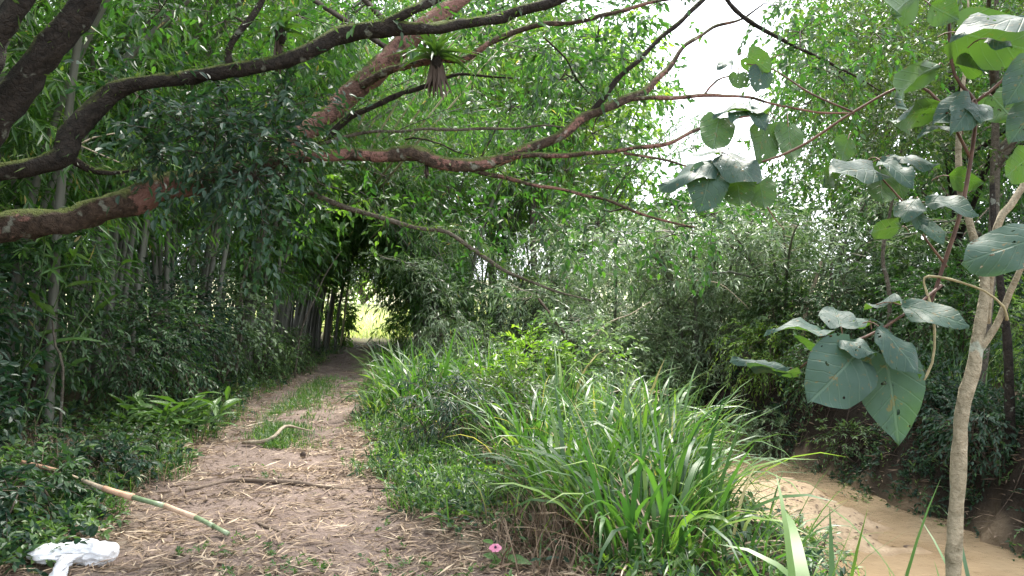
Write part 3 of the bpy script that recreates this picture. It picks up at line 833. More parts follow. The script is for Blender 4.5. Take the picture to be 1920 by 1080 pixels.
S_(5.9, 10.0, .9, .65, 'dark bush overhanging the bank left of the sapling stem', 'dark_leaf', 320, .38, 8, .07, .032, 136, group=G3, hang=.4)
S_(6.7, 7.4, 1.0, .8, 'dark bush at the bottom right corner of the bank', 'shrub_leaf', 280, .38, 8, .08, .034, 137, group=G3, hang=.3)
S_(2.5, 15.8, 1.7, .9, 'bush of larger pale leaves at the stream bend', 'pale_leaf', 200, .5, 8, .15, .06, 138, group=G3)
S_(7.4, 14.6, 2.8, 1.0, 'upright bush of broad mid-green leaves behind the dark thin trunk', 'herb', 240, .5, 8, .16, .075, 139, group=G3)
S_(4.6, 14.4, .9, .7, 'low pale bush drooping over the bank edge at the bend', 'pale_leaf', 200, .4, 9, .09, .03, 140, group=G3, shape='lance', droop=.6)
S_(3.0, 24.0, 2.6, 1.8, 'broad dark bush filling the gap behind the silvery thicket', 'dark_leaf', 420, .6, 9, .13, .05, 109, group=G3)
S_(10.0, 22.0, 3.2, 2.2, 'large bush between the trunks far behind the bank', 'shrub_leaf', 520, .6, 9, .13, .06, 110, group=G3)
S_(-.2, 28.5, 3.0, 1.8, 'dark bush closing the view behind the tunnel clumps', 'dark_leaf', 380, .6, 9, .14, .05, 111, group=G3)
S_(5.4, 22.4, 3.0, 1.8, 'tall green bush behind the stream bend thicket', 'shrub_leaf', 460, .6, 9, .12, .05, 112, group=G3)

S_(6.0, 19.6, 3.2, 1.7, 'fine-leaved bush under the gap of bright sky', 'olive_leaf', 620, .5, 9, .09, .04, 113, group=G3)
S_(8.2, 18.0, 3.4, 1.6, 'tall fine-leaved bush between the two trunks on the bank', 'shrub_leaf', 620, .5, 9, .09, .045, 114, group=G3)
S_(11.6, 14.2, 3.6, 1.7, 'dark bush closing the view at the right edge', 'dark_leaf', 560, .5, 9, .11, .05, 115, group=G3)
S_(3.4, 22.4, 3.8, 1.7, 'tall grey-green bush right behind the silvery thicket', 'pale_leaf', 520, .6, 9, .12, .045, 116, group=G3)
S_(.9, 22.6, 3.2, 1.5, 'bush of mixed leaves behind the drooping grey-green bamboo', 'shrub_leaf', 520, .6, 9, .11, .045, 117, group=G3)
S_(14.0, 25.0, 4.5, 3.0, 'wide far bush behind the right-hand trees', 'shrub_leaf', 620, .8, 9, .17, .08, 118, group=G3)
S_(8.0, 29.0, 4.0, 3.0, 'wide far bush under the rounded tree', 'shrub_leaf', 620, .8, 9, .17, .08, 119, group=G3)
S_(2.0, 33.0, 5.0, 3.0, 'wide far bush behind the light green tree', 'dark_leaf', 520, .8, 9, .18, .08, 120, group=G3)
S_(3.2, 16.8, 2.3, 1.1, 'silvery feathery bush leaning over the stream bend', 'pale_leaf', 520, .5, 10, .11, .03, 121, group=G3, shape='lance', hang=.15, droop=.45)
S_(5.4, 16.0, 1.9, 1.0, 'leafy mid-green bush next to the dense dark one', 'herb', 460, .5, 9, .10, .045, 122, group=G3)
S_(2.0, 18.6, 1.6, 1.0, 'low silvery bush at the foot of the thicket', 'bamboo_grey', 420, .5, 10, .12, .022, 123, group=G3, shape='lance', hang=.5, droop=.6)

# ------------------------------------------------------------------ the spreading tree
TB = np.array([-4.25, 5.0, hz(-4.25, 5.0) - .1])
main = thing('spreading_tree', 'old spreading tree with mossy reddish limbs reaching across from the left edge', 'tree', TB)
PX = lambda l: [at(*q) for q in l]
ALLP = []


def mlimb(name, pts, wpx, mat='bark_main', pre=None, sides=12, lump=.20, wob=.014, seed=None):
    P = PX(pts); rad = [w_ * q[2] / F / 2 * .92 for w_, q in zip(wpx, pts)]
    if pre is not None:
        P = [np.array(p[:3]) for p in pre] + P; rad = [p[3] for p in pre] + rad
    ALLP.extend(smooth_line(P, rad, .1)[0])
    return limb(name, P, rad, M[mat], main, sides, .06, lump, wob, seed)


limb('trunk', [TB, TB + [.05, .02, 1.0], TB + [.1, .05, 1.8], TB + [.12, .05, 2.5]], [.34, .27, .27, .2], M['bark_main'], main, 14, .1, .12)
mlimb('limb', [(-120, 455, 5.2), (0, 428, 5.3), (120, 412, 5.4), (230, 380, 5.5), (330, 350, 5.7), (420, 325, 5.9), (520, 302, 6.0), (600, 292, 6.0), (700, 290, 6.1), (770, 287, 6.1), (830, 304, 6.1), (890, 312, 6.2), (950, 295, 6.2), (1010, 268, 6.3), (1060, 245, 6.3), (1110, 215, 6.4), (1180, 185, 6.5), (1240, 140, 6.7), (1290, 85, 6.9), (1345, 48, 7.1), (1400, 30, 7.2)],
      [64, 60, 58, 58, 52, 46, 36, 29, 27, 31, 25, 26, 24, 22, 22, 20, 17, 12, 9, 7, 4], pre=[(TB[0], TB[1], 1.55, .16)], sides=12)
mlimb('limb', [(520, 302, 6.05), (575, 247, 6.25), (640, 190, 6.4), (700, 140, 6.5), (760, 80, 6.6), (810, 40, 6.6), (870, -10, 6.7), (950, -90, 6.8)], [36, 44, 46, 44, 40, 36, 32, 26], mat='bark_red', sides=12)
mlimb('limb', [(-60, 337, 4.6), (0, 322, 4.7), (70, 305, 4.8), (120, 288, 4.9), (138, 252, 4.95), (178, 205, 5.0), (230, 168, 5.05), (300, 150, 5.1), (360, 145, 5.2), (430, 130, 5.2), (520, 118, 5.3), (590, 92, 5.3), (650, 62, 5.4), (710, 50, 5.4), (790, 52, 5.5), (880, 47, 5.6), (960, 25, 5.7), (1060, -8, 5.8), (1160, -50, 6)],
      [40, 38, 36, 44, 42, 40, 34, 31, 32, 33, 29, 29, 32, 32, 25, 23, 22, 20, 16], mat='bark_dark', pre=[(TB[0] + .05, TB[1], 1.9, .12), (-3.6, 4.8, 2.25, .09)], sides=11)
mlimb('limb', [(-40, 262, 4.2), (0, 215, 4.2), (50, 150, 4.2), (110, 72, 4.2), (150, 18, 4.2), (185, -50, 4.2), (240, -180, 4.2)], [58, 58, 56, 58, 60, 60, 56], mat='bark_dark', pre=[(TB[0] + .1, TB[1], 2.0, .12), (-3.3, 4.5, 2.25, .09)], sides=12)
mlimb('limb', [(-60, 170, 4.0), (-10, 85, 4.0), (25, 25, 4.0), (70, -60, 4.0)], [46, 46, 46, 44], mat='bark_dark', pre=[(TB[0], TB[1], 2.35, .1)], sides=10)
mlimb('branch', [(1105, 217, 6.4), (1150, 160, 6.4), (1200, 110, 6.4), (1260, 50, 6.5), (1320, 0, 6.6), (1380, -60, 6.7)], [13, 12, 11, 10, 9, 7], mat='bark_dark', sides=7)
mlimb('branch', [(1175, 187, 6.5), (1250, 182, 6.5), (1320, 178, 6.6), (1400, 185, 6.7), (1510, 205, 6.9), (1600, 215, 7)], [10, 8, 8, 6, 5, 3], sides=6)
mlimb('branch', [(1320, 178, 6.6), (1345, 150, 6.6), (1400, 135, 6.6), (1470, 100, 6.8)], [5, 4, 3, 2], sides=5)
mlimb('branch', [(955, 294, 6.2), (1010, 288, 6.2), (1080, 289, 6.2), (1150, 285, 6.3), (1240, 270, 6.3), (1300, 245, 6.3), (1370, 225, 6.4), (1440, 215, 6.5)], [12, 11, 11, 10, 9, 8, 6, 4], sides=7)
mlimb('branch', [(1170, 287, 6.3), (1240, 300, 6.4), (1330, 322, 6.5), (1420, 370, 6.6), (1470, 430, 6.7)], [6, 5, 4, 4, 2], sides=5)
mlimb('branch', [(885, 318, 6.2), (950, 335, 6.3), (1010, 350, 6.3), (1080, 360, 6.4), (1150, 378, 6.4), (1230, 412, 6.5), (1300, 425, 6.6)], [10, 9, 8, 8, 7, 5, 3], sides=7)
mlimb('branch', [(512, 318, 6.0), (560, 350, 6.1), (600, 370, 6.1), (700, 402, 6.2), (790, 430, 6.3), (840, 438, 6.3), (900, 475, 6.4), (960, 512, 6.5), (1050, 550, 6.6), (1110, 565, 6.7)], [10, 11, 11, 11, 10, 9, 8, 7, 5, 3], mat='bark_grey', sides=7)
mlimb('branch', [(665, 168, 6.45), (720, 140, 6.3), (770, 120, 6.2), (830, 112, 6.1), (880, 105, 6.1), (940, 70, 6.2), (1010, 48, 6.3), (1080, 40, 6.3), (1180, 15, 6.4), (1260, 0, 6.4)], [20, 18, 16, 13, 12, 12, 11, 10, 8, 5], sides=7)
mlimb('branch', [(590, 280, 6.1), (640, 230, 6.15), (700, 200, 6.1), (770, 172, 6.1), (830, 145, 6.1), (880, 138, 6.2), (960, 150, 6.2)], [14, 14, 13, 12, 10, 6, 3], mat='bark_dark', sides=7)
mlimb('branch', [(600, 272, 6.1), (660, 250, 6.2), (720, 245, 6.2), (780, 246, 6.2), (900, 241, 6.3), (1000, 236, 6.3), (1060, 240, 6.3)], [9, 8, 7, 7, 6, 5, 3], mat='bark_grey', sides=6)
mlimb('branch', [(705, 52, 5.4), (755, 28, 5.4), (810, -2, 5.5), (870, -50, 5.6)], [20, 20, 18, 14], mat='bark_dark', sides=9)
mlimb('branch', [(432, 128, 5.2), (428, 100, 5.2), (442, 65, 5.2), (478, 20, 5.25), (500, -15, 5.3), (520, -60, 5.3)], [15, 14, 13, 13, 12, 10], mat='bark_dark', sides=8)
mlimb('branch', [(122, 290, 4.9), (165, 318, 5.0), (210, 326, 5.0), (260, 318, 5.1)], [17, 14, 10, 5], mat='bark_dark', sides=8)
mlimb('branch', [(1340, -60, 7.0), (1370, 10, 7.0), (1430, 55, 7.0), (1500, 90, 7.1), (1560, 120, 7.2), (1650, 170, 7.3)], [10, 9, 8, 7, 6, 3], mat='bark_dark', sides=6)
mlimb('branch', [(1020, 70, 6.3), (1060, 110, 6.3), (1080, 150, 6.4), (1120, 190, 6.4)], [5, 4, 4, 2], mat='bark_dark', sides=5)
mlimb('branch', [(760, 262, 6.2), (800, 262, 6.2), (900, 300, 7), (960, 340, 7.3)], [4, 4, 3, 2], mat='bark_dark', sides=5)
ALLP = np.array(ALLP)

MLV, MTW = Leaves(), []
MD = Leaves()


def blob(px, py, d, rx, ry, n, L=.35, nl=7, ll=.075, lw=.036, LV=MLV, tb=.3, seed=None, hang=.25, rd=.35):
    r = np.random.default_rng(seed or int(px * 7 + py))
    c = at(px, py, d)
    near = ALLP[np.argmin(((ALLP - c) ** 2).sum(1))]
    tt = np.linspace(0, 1, 4)[:, None]
    P = near + (c - near) * tt + np.array([0, 0, .06]) * np.sin(tt * 3.1)
    MTW.append((P[None], np.array([[.012, .009, .007, .004]])))
    s = d / F
    S = c + r.normal(0, .5, (n, 3)) * [rx * s, rd, ry * s]
    D = nrm((S - c) / [rx * s, rd, ry * s] * .6 + r.normal(0, .5, (n, 3)) - np.array([0, 0, .1]))
    t4 = np.linspace(0, 1, 4)[None, :, None]
    MTW.append((c + (S - c)[:, None] * t4, np.ones((n, 4)) * np.array([.004, .0035, .003, .003])))
    twig_set(S, D, L * r.uniform(.6, 1.2, n), .3, nl, ll, lw, LV, MTW, r, .85, hang, .9, tw_r=.0028, tint=np.clip(r.normal(tb, .15, n), 0, .95))


# dark leaf mass hanging in front of the limb
for q in [(440, 225, 5.5, 110, 80, 46), (480, 330, 5.5, 80, 90, 40), (330, 225, 5.4, 80, 60, 24), (540, 200, 5.7, 60, 60, 22), (400, 290, 5.5, 90, 60, 30), (300, 290, 5.4, 60, 30, 14), (500, 400, 5.8, 60, 50, 16), (260, 180, 5.2, 60, 40, 12), (520, 265, 5.5, 60, 50, 26)]:
    blob(*q[:5], q[5] * 2, LV=MD, ll=.068, lw=.034, tb=.38, hang=.08)
# leaves along the top and over the sky
for q in [(560, 30, 5.6, 90, 40, 26), (660, 15, 5.6, 70, 25, 20), (760, 20, 6.4, 60, 30, 14), (930, 20, 6.2, 80, 40, 18), (900, 85, 6.6, 60, 30, 14), (1000, 95, 6.5, 80, 50, 30), (1050, 150, 6.7, 80, 60, 34), (1120, 70, 6.6, 60, 50, 26), (1180, 20, 6.8, 50, 30, 16), (1170, 110, 6.6, 50, 40, 24),
          (1110, 250, 6.8, 80, 50, 26), (1180, 310, 6.8, 90, 40, 26), (1060, 320, 7, 80, 60, 26), (960, 200, 7, 90, 60, 30), (880, 190, 7.2, 60, 50, 18), (1010, 400, 7.0, 90, 50, 30), (1120, 420, 7, 90, 50, 30), (920, 400, 7.2, 80, 60, 26), (1260, 440, 7.2, 90, 60, 26), (1340, 400, 7.4, 80, 60, 26), (1290, 340, 7, 50, 40, 14), 
          (1450, 10, 7.1, 60, 20, 16), (1500, 60, 7.2, 80, 50, 34), (1570, 140, 7.5, 90, 60, 36), (1520, 190, 7.2, 50, 50, 18), (1240, 10, 6.7, 60, 20, 16), (1640, 60, 7.5, 100, 50, 34), (720, 330, 6.6, 60, 30, 10), (840, 350, 6.8, 60, 40, 14), (300, 20, 5.5, 90, 40, 20), (420, 40, 5.5, 60, 40, 16)]:
    blob(*q, tb=.35)
rc = np.random.default_rng(99)
for k in range(80):  # unseen upper crown, added overhead to shade the left and the near track
    p = np.array([rc.uniform(-7.5, -.6), rc.uniform(.5, 9.5), rc.uniform(4.9, 7.0)])
    cp_ = at(960, 540, 1)
    n = 22
    near = ALLP[np.argmin(((ALLP - p) ** 2).sum(1))]
    tt = np.linspace(0, 1, 4)[:, None]
    MTW.append(((near + (p - near) * tt + np.array([0, 0, .25]) * np.sin(tt * 3.14))[None], np.array([[.03, .022, .014, .006]])))
    Sx = p + rc.normal(0, .45, (n, 3)) * [1, 1, .5]
    twig_set(Sx, rdir(n, rc) * [1, 1, .5], rc.uniform(.3, .55, n), .3, 8, .08, .04, MLV, MTW, rc, .85, .2, .95, tw_r=.003)
ME = Leaves()
for lim_a, lim_b, nt_ in ((0, 0, 0),):
    q = ALLP[(ALLP[:, 0] < .2)]
    pk = q[rc.integers(0, len(q), 5200)] + rc.normal(0, .035, (5200, 3))
    pk[:, 2] += .03
    dd = nrm(rc.normal(0, .8, (5200, 3)) + np.array([0, 0, .35]))
    ME.add(pk, dd, rdir(5200, rc), rc.uniform(.02, .08, 5200), rc.uniform(.006, .016, 5200), rc.uniform(0, .9, 5200))
ME.build('moss_tufts', M['olive_leaf'], main, 'lance')
MLV.build('crown', M['tree_leaf'], main, 'ovate')
MD.build('foliage', M['dark_leaf'], main, 'ovate')
MY = Leaves()
for q in [(600, 345, 6.3, 60, 30, 18), (650, 385, 6.4, 70, 30, 18), (720, 425, 6.5, 50, 24, 12), (570, 385, 6.5, 50, 24, 12)]:
    blob(*q[:5], int(q[5] * .7), LV=MY, ll=.062, lw=.030, tb=.3, hang=.1, L=.22)
MY.build('young_foliage', M['young_leaf'], main, 'ovate')
build_twigs('twigs', MTW, M['twig'], main)


# ------------------------------------------------------------------ big single leaves (shared meshes)
def bigleaf_mat(name, top, top2, under, vein, rough=.42, trans=.3, tcol=(.11, .25, .02), nv=5.5, spec=.5):
    m, n, N, L = new_mat(name)
    uv = N.new('ShaderNodeUVMap'); uv.uv_map = 'UVMap'
    s = N.new('ShaderNodeSeparateXYZ'); L.new(uv.outputs[0], s.inputs[0])
    u = math_n(N, L, 'ABSOLUTE', math_n(N, L, 'SUBTRACT', s.outputs[0], .5))
    lat = math_n(N, L, 'FRACT', math_n(N, L, 'MULTIPLY', math_n(N, L, 'SUBTRACT', s.outputs[1], math_n(N, L, 'MULTIPLY', u, .75)), nv))
    lat = math_n(N, L, 'ABSOLUTE', math_n(N, L, 'SUBTRACT', lat, .5))
    v1 = maprange(N, L, u, .012, .03, 1, 0)
    v2 = maprange(N, L, lat, .03, .09, .7, 0)
    vv = math_n(N, L, 'MAXIMUM', v1, v2)
    tc = N.new('ShaderNodeTexCoord'); oi = N.new('ShaderNodeObjectInfo')
    f = tnoise(N, L, tc.outputs['Object'], 7, 5, .65)
    ff = math_n(N, L, 'ADD', math_n(N, L, 'MULTIPLY', f, .7), math_n(N, L, 'MULTIPLY', oi.outputs['Random'], .4))
    c = ramp(N, L, ff, [(.3, top), (.75, top2)])
    g = N.new('ShaderNodeNewGeometry')
    c = mixc(N, L, g.outputs['Backfacing'], c, under)
    c = mixc(N, L, math_n(N, L, 'MULTIPLY', vv, .42), c, vein)
    # small insect spots
    c = mixc(N, L, maprange(N, L, tnoise(N, L, tc.outputs['Object'], 11, 3), .63, .68, 0, .75), c, (.11, .075, .03))
    p = N.new('ShaderNodeBsdfPrincipled'); L.new(c, p.inputs['Base Color'])
    p.inputs['Roughness'].default_value = rough; p.inputs['Specular IOR Level'].default_value = spec
    b = N.new('ShaderNodeBump'); b.inputs['Strength'].default_value = .6; b.inputs['Distance'].default_value = .006; b.invert = True
    L.new(math_n(N, L, 'ADD', vv, math_n(N, L, 'MULTIPLY', f, .5)), b.inputs['Height']); L.new(b.outputs[0], p.inputs['Normal'])
    t = N.new('ShaderNodeBsdfTranslucent'); t.inputs[0].default_value = (*tcol, 1)
    x = N.new('ShaderNodeMixShader'); x.inputs[0].default_value = trans
    L.new(p.outputs[0], x.inputs[1]); L.new(t.outputs[0], x.inputs[2])
    # holes eaten by insects
    h_ = N.new('ShaderNodeBsdfTransparent'); x2 = N.new('ShaderNodeMixShader')
    ad = N.new('ShaderNodeVectorMath'); ad.operation = 'ADD'; L.new(tc.outputs['Object'], ad.inputs[0])
    cb = N.new('ShaderNodeCombineXYZ'); L.new(math_n(N, L, 'MULTIPLY', oi.outputs['Random'], 40.), cb.inputs[2]); L.new(cb.outputs[0], ad.inputs[1])
    hole = math_n(N, L, 'GREATER_THAN', tnoise(N, L, ad.outputs[0], 8, 1), .715)
    L.new(hole, x2.inputs[0]); L.new(x.outputs[0], x2.inputs[1]); L.new(h_.outputs[0], x2.inputs[2])
    o = N.new('ShaderNodeOutputMaterial'); L.new(x2.outputs[0], o.inputs[0])
    return m


M['big_leaf'] = bigleaf_mat('broad_bluish_leaf', (.012, .032, .026), (.030, .060, .048), (.045, .09, .03), (.09, .14, .10), .5, .2, spec=.2)
M['ginger'] = bigleaf_mat('lance_green_leaf', (.05, .12, .03), (.09, .18, .045), (.08, .15, .04), (.16, .24, .08), .38, .32, nv=14.)
M['bromeliad'] = bigleaf_mat('strap_green_leaf', (.012, .04, .012), (.03, .075, .02), (.03, .07, .02), (.05, .10, .035), .4, .18, nv=3.)


def leaf_mesh(name, prof, mat, rows=9, curl=.25, fold=.18, wave=.03, seed=0, cols=(-1, -.5, 0, .5, 1), heart=0.):
    """Blade along +x (length 1), width 1 along y; prof: half-width control points over the length."""
    r = np.random.default_rng(seed)
    v = np.linspace(0, 1, rows)
    hw = np.interp(v, *zip(*prof))
    V, UV = [], []
    ph = r.uniform(0, 6)
    for i in range(rows):
        for c in cols:
            y = c * hw[i]
            x = v[i] - heart * abs(c) * (1 - v[i]) ** 2 * .5 - .06 * abs(c) * 0
            z = -curl * v[i] ** 2 + fold * abs(y) + wave * math.sin(v[i] * 9 + ph + c * 2.2) * abs(c) - .12 * c * c * (abs(y)) + .012 * math.sin(v[i] * 40 - abs(c) * 4)
            V.append((x, y, z)); UV.append((.5 + c * hw[i], v[i]))
    k = len(cols)
    F_ = [(i * k + j, (i + 1) * k + j, (i + 1) * k + j + 1, i * k + j + 1) for i in range(rows - 1) for j in range(k - 1)]
    o = add_mesh(name, V, [np.array(F_)], M[mat] if isinstance(mat, str) else mat, uv=np.array(UV), link=False)
    return o.data


CORDP = [(0, .30), (.06, .42), (.2, .5), (.4, .48), (.6, .40), (.8, .24), (.93, .09), (1, .0)]
CORD = [(0, .30), (.06, .44), (.22, .54), (.48, .54), (.7, .46), (.85, .31), (.95, .14), (1, .0)]
OVAL = [(0, .06), (.08, .22), (.22, .42), (.4, .5), (.6, .44), (.8, .26), (.93, .09), (1, .0)]
STRAP = [(0, .5), (.3, .48), (.6, .38), (.85, .18), (1, .01)]
LANC = [(0, .05), (.15, .30), (.4, .5), (.65, .42), (.85, .2), (1, 0)]
ML_C = [leaf_mesh('broad_leaf', CORD, 'big_leaf', 10, c, f, w_, k, heart=.3) for k, (c, f, w_) in enumerate([(.14, .12, .06), (.30, .22, .09), (.2, -.08, .08)])]
ML_P = [leaf_mesh('broad_leaf', CORDP, 'big_leaf', 12, .18, .16, .05, 60, heart=.3)]
ML_O = [leaf_mesh('broad_leaf', OVAL, 'big_leaf', 10, c, f, w_, 9 + k) for k, (c, f, w_) in enumerate([(.12, .14, .06), (.35, .25, .09), (.22, -.1, .09)])]
ML_G = [leaf_mesh('lance_leaf', LANC, 'ginger', 8, c, f, .03, 20 + k) for k, (c, f) in enumerate([(.2, .3), (.5, .25), (.05, .4)])]
ML_B = [leaf_mesh('strap_leaf', STRAP, 'bromeliad', 7, c, .35, .0, 30 + k, cols=(-1, 0, 1)) for k, c in enumerate([.25, .55, .85])]
ML_D = [leaf_mesh('dry_strap_leaf', STRAP, 'dry_dark', 6, c, -.5, .08, 40 + k, cols=(-1, 0, 1)) for k, c in enumerate([.1, .3, -.2])]


def put(name, me, parent, a, b, width, nh, zscale=None):
    """One leaf object: base a, tip b (world), width, face hint nh."""
    a = np.asarray(a, float); b = np.asarray(b, float)
    d = b - a; Ln = np.linalg.norm(d); d = d / Ln
    s = np.cross(nh, d); s = s / (np.linalg.norm(s) + 1e-9); n = np.cross(d, s)
    o = bpy.data.objects.new(name, me); col.objects.link(o); o.parent = parent
    zs = zscale or (Ln * .6 + width * .4)
    l = a - np.array(parent.location)
    o.matrix_local = Matrix(((d[0] * Ln, s[0] * width, n[0] * zs, l[0]), (d[1] * Ln, s[1] * width, n[1] * zs, l[1]), (d[2] * Ln, s[2] * width, n[2] * zs, l[2]), (0, 0, 0, 1)))
    return o


# ------------------------------------------------------------------ the big-leaved sapling
sz = hz(1.62, 3.0) - .05
sap = thing('sapling', 'slender pale-stemmed sapling with big bluish leaves at the right of the stream', 'sapling', (1.62, 3.0, sz))
M['sap'] = bark_mat('pale_sapling_bark', (.15, .13, .085), (.36, .31, .22), 0, .16, .9, 0)
M['sap_red'] = plain_mat('reddish_green_stem', (.06, .03, .022), (.12, .065, .04), 25, .6)
M['vine'] = plain_mat('pale_twisted_vine', (.20, .17, .09), (.34, .30, .18), 25, .7)


def sl(name, pts, wpx, mat, pre=None, sides=8, lump=.06):
    P = PX(pts); rad = [w_ * q[2] / F / 2 for w_, q in zip(wpx, pts)]
    if pre is not None: P = [np.array(pre[:3])] + P; rad = [pre[3]] + rad
    return limb(name, P, rad, M[mat], sap, sides, .04, lump, .0, 5)


sl('trunk', [(1785, 1150, 3.0), (1788, 1080, 3.0), (1795, 920, 3.0), (1803, 780, 3.0), (1826, 690, 3.0), (1838, 600, 3.02), (1846, 525, 3.05), (1822, 430, 3.08), (1800, 350, 3.1), (1797, 270, 3.12), (1802, 200, 3.15), (1815, 60, 3.2), (1812, -80, 3.25)], [28, 27, 25, 24, 27, 22, 18, 14, 12, 10, 8, 5, 2], 'sap', (1.62, 3.0, sz, .034), 12, .16)
sl('branch', [(1828, 668, 3.0), (1868, 610, 2.98), (1893, 550, 2.95), (1925, 480, 2.9), (1960, 400, 2.9), (1985, 250, 2.9), (2020, 100, 2.95), (2030, -80, 3.0)], [14, 13, 12, 11, 10, 8, 6, 2], 'sap', None, 8)
sl('branch', [(1868, 430, 3.2), (1895, 385, 3.2), (1935, 320, 3.2), (1990, 200, 3.2), (2030, 60, 3.25), (2040, -60, 3.3)], [14, 14, 12, 9, 6, 2], 'sap', (1.95, 3.3, 1.5, .013), 7)
sl('vine', [(1888, 600, 2.96), (1882, 575, 2.94), (1845, 545, 2.92), (1785, 525, 2.9), (1742, 518, 2.88), (1732, 530, 2.88), (1744, 570, 2.87), (1752, 620, 2.86), (1748, 680, 2.85), (1728, 722, 2.84)], [6, 6, 4.5, 5, 6, 5, 5.5, 5, 4.5, 2.5], 'vine', None, 7, .3)
sl('branch', [(1738, 585, 2.9), (1755, 540, 2.9), (1775, 480, 2.9), (1802, 395, 2.9), (1820, 300, 2.9), (1830, 225, 2.9), (1828, 190, 2.9), (1790, 140, 2.9), (1780, 60, 2.9), (1784, -30, 2.9)], [6, 7, 8, 8, 8, 7, 8, 6, 6, 5], 'sap_red', None, 7)
sl('branch', [(1828, 192, 2.9), (1880, 150, 2.88), (1915, 80, 2.85), (1940, 20, 2.8)], [6, 6, 5, 4], 'sap_red', None, 6)
sl('twig', [(1765, 535, 2.9), (1715, 575, 2.85), (1650, 618, 2.8), (1600, 640, 2.78), (1560, 645, 2.78), (1500, 690, 2.8)], [6, 5, 5, 5, 4, 3], 'sap_red', None, 6)
sl('twig', [(1775, 500, 2.9), (1730, 440, 2.9), (1705, 400, 2.9), (1690, 375, 2.9), (1640, 320, 2.9)], [5, 4, 4, 4, 3], 'sap_red', None, 6)
sl('twig', [(1822, 300, 2.9), (1760, 190, 2.92), (1700, 160, 2.95), (1600, 210, 3.0), (1500, 275, 3.05), (1420, 305, 3.1), (1340, 310, 3.1)], [6, 6, 5, 5, 5, 4, 3], 'sap_red', None, 6)
sl('twig', [(1600, 210, 3.0), (1520, 175, 3.05), (1450, 130, 3.1), (1400, 120, 3.1)], [4, 4, 3, 2], 'sap_red', None, 5)
UPC = (0, -.35, .95); FC = (0.05, -.92, .4); BK = (0, -.25, -.97)
